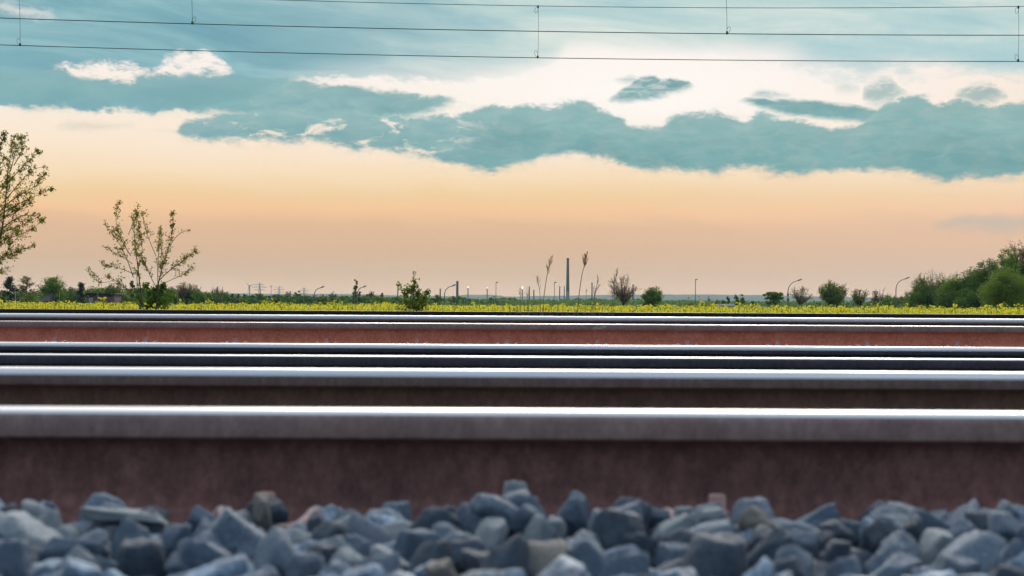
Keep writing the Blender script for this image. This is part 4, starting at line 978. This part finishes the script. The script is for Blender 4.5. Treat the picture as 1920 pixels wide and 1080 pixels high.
shrub('leafy_shrub', 24.0, (772, 592), [
 (1.3, (774, 592), (774, 560), (776, 548), (777, 529)), (1.0, (770, 592), (760, 560), (756, 549), (750, 536)), (0.8, (757, 555), (760, 552), (766, 545)),
 (1.0, (777, 592), (786, 570), (793, 560), (802, 550)), (0.9, (772, 592), (764, 575), (756, 565), (752, 558)), (0.9, (778, 592), (790, 575), (798, 562)),
 (0.8, (774, 560), (782, 554), (785, 547)), (0.9, (773, 592), (768, 560), (770, 545)), (1, (776, 592), (782, 565), (784, 552)), (1, (770, 594), (756, 582), (750, 574)), (1, (778, 594), (790, 584), (795, 574))],
 0.046, 'small bushy green shrub growing behind the black rail left of the chimneys', rg, twig=(5, 14), every=2.6, leaf='fresh', leafn=2.6, r0=0.010, frac0=0.05, jit=.3)
shrub('young_tree', 23.0, (-85, 600), [
 (2.6, (-85, 600), (-75, 540), (-50, 470), (-25, 400), (0, 340), (15, 300), (28, 262)),
 (1.4, (-60, 500), (-30, 480), (0, 462), (10, 420), (18, 370), (24, 320), (30, 285), (33, 262)),
 (0.9, (-20, 420), (5, 395), (35, 378), (60, 365), (85, 354)),
 (0.8, (-10, 440), (20, 415), (46, 400), (62, 404), (78, 412)),
 (0.8, (-5, 400), (20, 375), (50, 358), (74, 345), (82, 328)),
 (0.8, (-30, 470), (0, 450), (30, 440), (58, 428), (66, 415)),
 (0.8, (-40, 490), (0, 485), (30, 470), (55, 462)),
 (0.8, (-40, 500), (-10, 470), (20, 448), (45, 440)),
 (0.7, (5, 380), (30, 345), (50, 320), (68, 308), (74, 312)),
 (0.7, (15, 340), (32, 315), (50, 292), (58, 284)),
 (0.6, (18, 320), (22, 290), (22, 270), (32, 258)),
 (0.6, (24, 310), (40, 290), (48, 276), (42, 264)),
 (0.7, (-20, 360), (-5, 330), (0, 306), (8, 300)),
 (0.8, (-30, 400), (-10, 365), (4, 345), (12, 335)),
 (0.7, (-10, 420), (15, 400), (30, 388), (48, 380)),
 (0.8, (-60, 520), (-20, 515), (8, 492), (22, 470), (26, 450)),
 (0.5, (-20, 512), (4, 502), (12, 504)),
 (0.7, (-25, 450), (5, 432), (28, 425), (44, 415))],
 0.032, 'young tree with upswept leafy twigs reaching in over the left edge', rg, twig=(10, 26), every=2.2, leafn=3.2, r0=0.012, cat='tree', frac0=0.28, lift=0.15, jit=0.6)

# ------------------------------------------------------------------ dry weeds between the far tracks
STALK = mat('dry_stalk', (0.16, 0.11, 0.065), 0.85, col2=(0.30, 0.22, 0.14), scale=12)
def weed(pts2, spray, label, group='dry weeds between the far rails', d=14.6, r=0.0032, n=26, span=(6, 18), sp=0.5):
    rng = np.random.default_rng(int(pts2[0][0] * 7 + pts2[-1][1])); bx = P(pts2[0][0], 600, d)[0]; o = np.array([bx, d, -0.36]); s = d / F
    pts = [np.array([0, 0, 0.0])] + [np.array(P(a, b, d)) - o for a, b in pts2]
    q = np.array(pts); t = np.linspace(0, len(q) - 1, 14); pts = [np.array([np.interp(u, range(len(q)), q[:, k]) for k in range(3)]) for u in t]
    segs = poly_segs(pts, r, r * .45)
    top = pts[-1]
    H_ = spray * s
    for _ in range(int(n * .45) + 2):
        f = rng.uniform(0, 1); base = top - (top - pts[-4]) / np.linalg.norm(top - pts[-4]) * H_ * f * .9
        a = rng.choice([-1, 1]) * rng.uniform(.25, sp + .35); dv = (top - pts[-4]); dv /= np.linalg.norm(dv); dv = np.array([dv[0] + sin(a), rng.normal() * .35, dv[2]]); dv /= np.linalg.norm(dv)
        L = rng.uniform(*span) * s * (0.4 + 0.6 * f) ; p = base; rr_ = r * .5
        for u in range(3):
            dv[2] += .25; dv += rng.normal(0, .1, 3); dv /= np.linalg.norm(dv); p2 = p + dv * L / 3; segs.append((p, p2, rr_, rr_ * .8)); p = p2
    v, qd = tubes(segs, 4); o_ = link('dry_weed', mesh_np('dry_weed', v, qd, STALK, True), None, tuple(o)); tag(o_, label, 'weed', group)
weed([(1018, 585), (1020, 555), (1024, 525), (1029, 500), (1033, 481)], 38, 'tall dry weed with a feathery tip, left of the tallest chimney', n=34, span=(8, 20), r=.0042)
weed([(1014, 585), (1013, 562), (1012, 545), (1007, 520)], 30, 'forked dry weed of half height beside the tall feathery one', n=22, span=(6, 16))
weed([(1083, 585), (1086, 550), (1091, 515), (1096, 495), (1100, 476)], 30, 'tallest dry weed, leaning right, with a bushy brown tip right of the chimney', n=60, span=(8, 20), r=.0046, sp=.6)
weed([(1112, 585), (1114, 560), (1119, 535), (1121, 519)], 34, 'dry weed with upright forks left of the round bare tree', n=26, span=(8, 20), sp=.3)
weed([(1116, 585), (1116, 560), (1113, 540)], 20, 'shorter thin stalk beside the upright forked weed', n=8, span=(6, 14), sp=.3)
weed([(1146, 590), (1149, 560), (1151, 530), (1157, 505)], 34, 'dry weed rising in front of the left half of the round bare tree', n=30, span=(8, 18), sp=.4)
weed([(1150, 590), (1152, 560), (1152, 535)], 22, 'second stalk in front of the left edge of the round bare tree', n=14, span=(6, 14), sp=.3)
weed([(977, 588), (976, 565), (975, 540)], 20, 'thin dry weed just left of the brightest flare', n=10, span=(5, 12))
weed([(990, 588), (989, 565), (988, 541)], 18, 'thin dry weed between the brightest flare and the dark stack', n=10, span=(5, 12))
weed([(1098, 588), (1099, 560), (1099, 542)], 10, 'single thin stalk right of the tallest leaning weed', n=4, span=(4, 8))
rg = np.random.default_rng(5)
for a in [946, 957, 966, 972, 981, 985, 993, 1002, 1007, 1024, 1030, 1036, 1045, 1055, 1063, 1068, 1074, 1079, 1091, 1104, 1109, 1124, 1128, 1134, 1139, 1143]:
    h = rg.uniform(583, 588) if rg.uniform() < .6 else rg.uniform(560, 580); b = a + rg.normal() * 3
    weed([(a, 592), ((a + b) / 2, (592 + h) / 2), (b, h)], 6, 'short thin dry stalk rooted between the two farthest rails', 'short dry stalks between the two farthest rails', n=3, span=(3, 6), r=.0024)
# dry straw caught on the red rail
v, q = tubes([(np.array(P(1110 + a, 617 - b, 11.05)), np.array(P(1116 + a + c, 613 - b, 11.04)), .0022, .0012) for a, b, c in ((0, 0, 4), (8, 1, -3), (14, 0, 6), (20, 2, 2), (4, -1, 8))], 4)
tag(link('straw', mesh_np('straw', v, q, mat('straw', (.55, .45, .33), .8))), 'wisp of pale dry straw lying against the head of the red rail', 'straw')

# ------------------------------------------------------------------ rapeseed field
rg = np.random.default_rng(11)
YEL = mat('rape_blossom', (0.84, 0.68, 0.02), 0.6, col2=(0.95, 0.86, 0.08), scale=3.0, transl=0.45, spec=.2)
GRN = mat('rape_green', (0.16, 0.24, 0.04), 0.6, col2=(0.26, 0.34, 0.06), scale=3.0, transl=0.35, spec=.2)
N = 13500; yv = 23.5 + (rg.uniform(0, 1, N) ** 1.25) * 50; xv = rg.uniform(-1, 1, N) * (0.34 * yv + 1.0)
nn_ = 0.03 * np.sin(xv * .9 + yv * .35) + 0.02 * np.sin(xv * 2.7 - yv) ; tall = (rg.uniform(0, 1, N) < .03) * rg.uniform(.03, .13, N)
top = -0.040 - 0.0021 * yv + nn_ + rg.normal(0, .032, N) + tall - 0.02
k = 15; sz = 0.025 + (yv - 23) * 0.0010
C = np.repeat(np.stack([xv, yv, top], 1), k, 0); C += rg.normal(0, 1, C.shape) * np.array([.035, .035, 0.0]); C[:, 2] -= rg.exponential(.055, len(C))
v1, q1 = leaves(C, np.repeat(sz, k), rg, 0.9)
k2 = 6; C2 = np.repeat(np.stack([xv, yv, top - .16], 1), k2, 0) + rg.normal(0, 1, (N * k2, 3)) * np.array([.06, .06, .10]); v2, q2 = leaves(C2, np.repeat(sz * 1.6, k2), rg, .5)
st = np.stack([np.stack([xv - .004, yv, top], 1), np.stack([xv + .004, yv, top], 1), np.stack([xv + .006, yv, np.full(N, GZ)], 1), np.stack([xv - .006, yv, np.full(N, GZ)], 1)], 1).reshape(-1, 3)
V = np.concatenate([v1, v2, st]); Q = np.concatenate([q1, q2 + len(v1), np.arange(N * 4).reshape(N, 4) + len(v1) + len(v2)])
mi = np.concatenate([np.zeros(len(q1), int), np.ones(len(q2) + N, int)])
tag(link('rapeseed', mesh_np('rapeseed', V, Q, [YEL, GRN], mi=mi)), 'flowering yellow rapeseed field behind the tracks', 'rapeseed', kind='stuff')

# ------------------------------------------------------------------ overhead wires
WIRE = mat('wire_copper', (0.035, 0.04, 0.042), 0.6, 0.3)
def wire_line(pts2, d, x0, x1, n=60):
    xp = np.array([p[0] for p in pts2], float); yp = np.array([p[1] for p in pts2], float); c = np.polyfit(xp, yp, 2 if len(pts2) < 5 else 3 if False else 2)
    return lambda px: np.polyval(c, px)
def catenary(d, contact, mess, droppers, label):
    root = empty('catenary', (0, d, 4.6)); tag(root, label, 'overhead wire', 'overhead railway wires across the top'); o = np.array([0, d, 4.6])
    fc = wire_line(contact, d, 0, 0); fm = wire_line(mess, d, 0, 0); px = np.linspace(-900, 2820, 90)
    pc = [np.array(P(a, fc(a), d)) - o for a in px]; pm = [np.array(P(a, fm(a), d)) - o for a in px]
    v, q = tubes(poly_segs(pc, .0085, .0085), 8); link('contact_wire', mesh_np('contact_wire', v, q, WIRE, True), root)
    v, q = tubes(poly_segs(pm, .0068, .0068), 8); link('messenger_wire', mesh_np('messenger_wire', v, q, WIRE, True), root)
    for xb, xt, sgn in droppers:
        b = np.array(P(xb, fc(xb), d)) - o; t = np.array(P(xt, fm(xt), d)) - o; s = d / F
        pp = [b + (t - b) * f + np.array([sin(f * 3) * .012, 0, 0]) for f in np.linspace(0, 1, 8)]
        v, q = tubes(poly_segs(pp, .0042, .0042), 6); dr = link('dropper', mesh_np('dropper', v, q, WIRE, True), root)
        parts = []
        for base, sg in ((b, 1), (t, -1)):
            c = base + np.array([sgn * 3.0 * s, 0, sg * 7.5 * s]); ring = [c + np.array([cos(a) * 3.0 * s + sgn * sg * sin(a) * 1.2 * s, sin(a) * .01, sin(a) * 6.0 * s]) for a in np.linspace(0, 2 * pi, 17)]
            parts.append(tubes(poly_segs(ring, .0040, .0040), 6)); parts.append(box(base[0] - .018, base[0] + .018, -.014, .014, base[2] - .012 if sg > 0 else base[2] - .05, base[2] + .05 if sg > 0 else base[2] + .012))
        V, Q = joinVQ(parts); link('clamp', mesh_np('clamp', V, Q, WIRE), dr)
catenary(37.0, [(0, 83.5), (640, 101), (960, 107), (1400, 112.5), (1920, 114.5)], [(-200, -32), (525, -1), (640, 2.3), (960, 10), (1400, 13.5), (1920, 11.0)],
         [(34, 30, -1), (1006, 1006, -1), (1908, 1908, -1)], 'rear pair of overhead wires, the contact wire being the lowest line in the sky')
catenary(33.0, [(0, 33), (640, 51), (960, 57.5), (1400, 62.5), (1920, 65.5)], [(0, -70), (500, -45), (960, -35), (1400, -32), (1920, -36)],
         [(357, 352, 1), (1361, 1357, 1)], 'nearer overhead wire running between the two lines of the rear pair')

# ------------------------------------------------------------------ haze
V, Q = box(-3400, 3400, -300, 6000, GZ - 2.5, 120)
HZ = bpy.data.materials.new('haze_air'); HZ.use_nodes = True; h = NT(HZ.node_tree); h.n.clear()
pv = h.new('ShaderNodeVolumePrincipled'); pv.inputs['Color'].default_value = (0.50, 0.74, 0.88, 1); pv.inputs['Density'].default_value = 0.8e-4; pv.inputs['Anisotropy'].default_value = 0.2
ho = h.new('ShaderNodeOutputMaterial'); h.l.new(pv.outputs[0], ho.inputs['Volume'])
hz = link('haze', mesh_np('haze', V, Q, HZ)); tag(hz, 'thin evening haze over the plain', 'haze', kind='stuff')
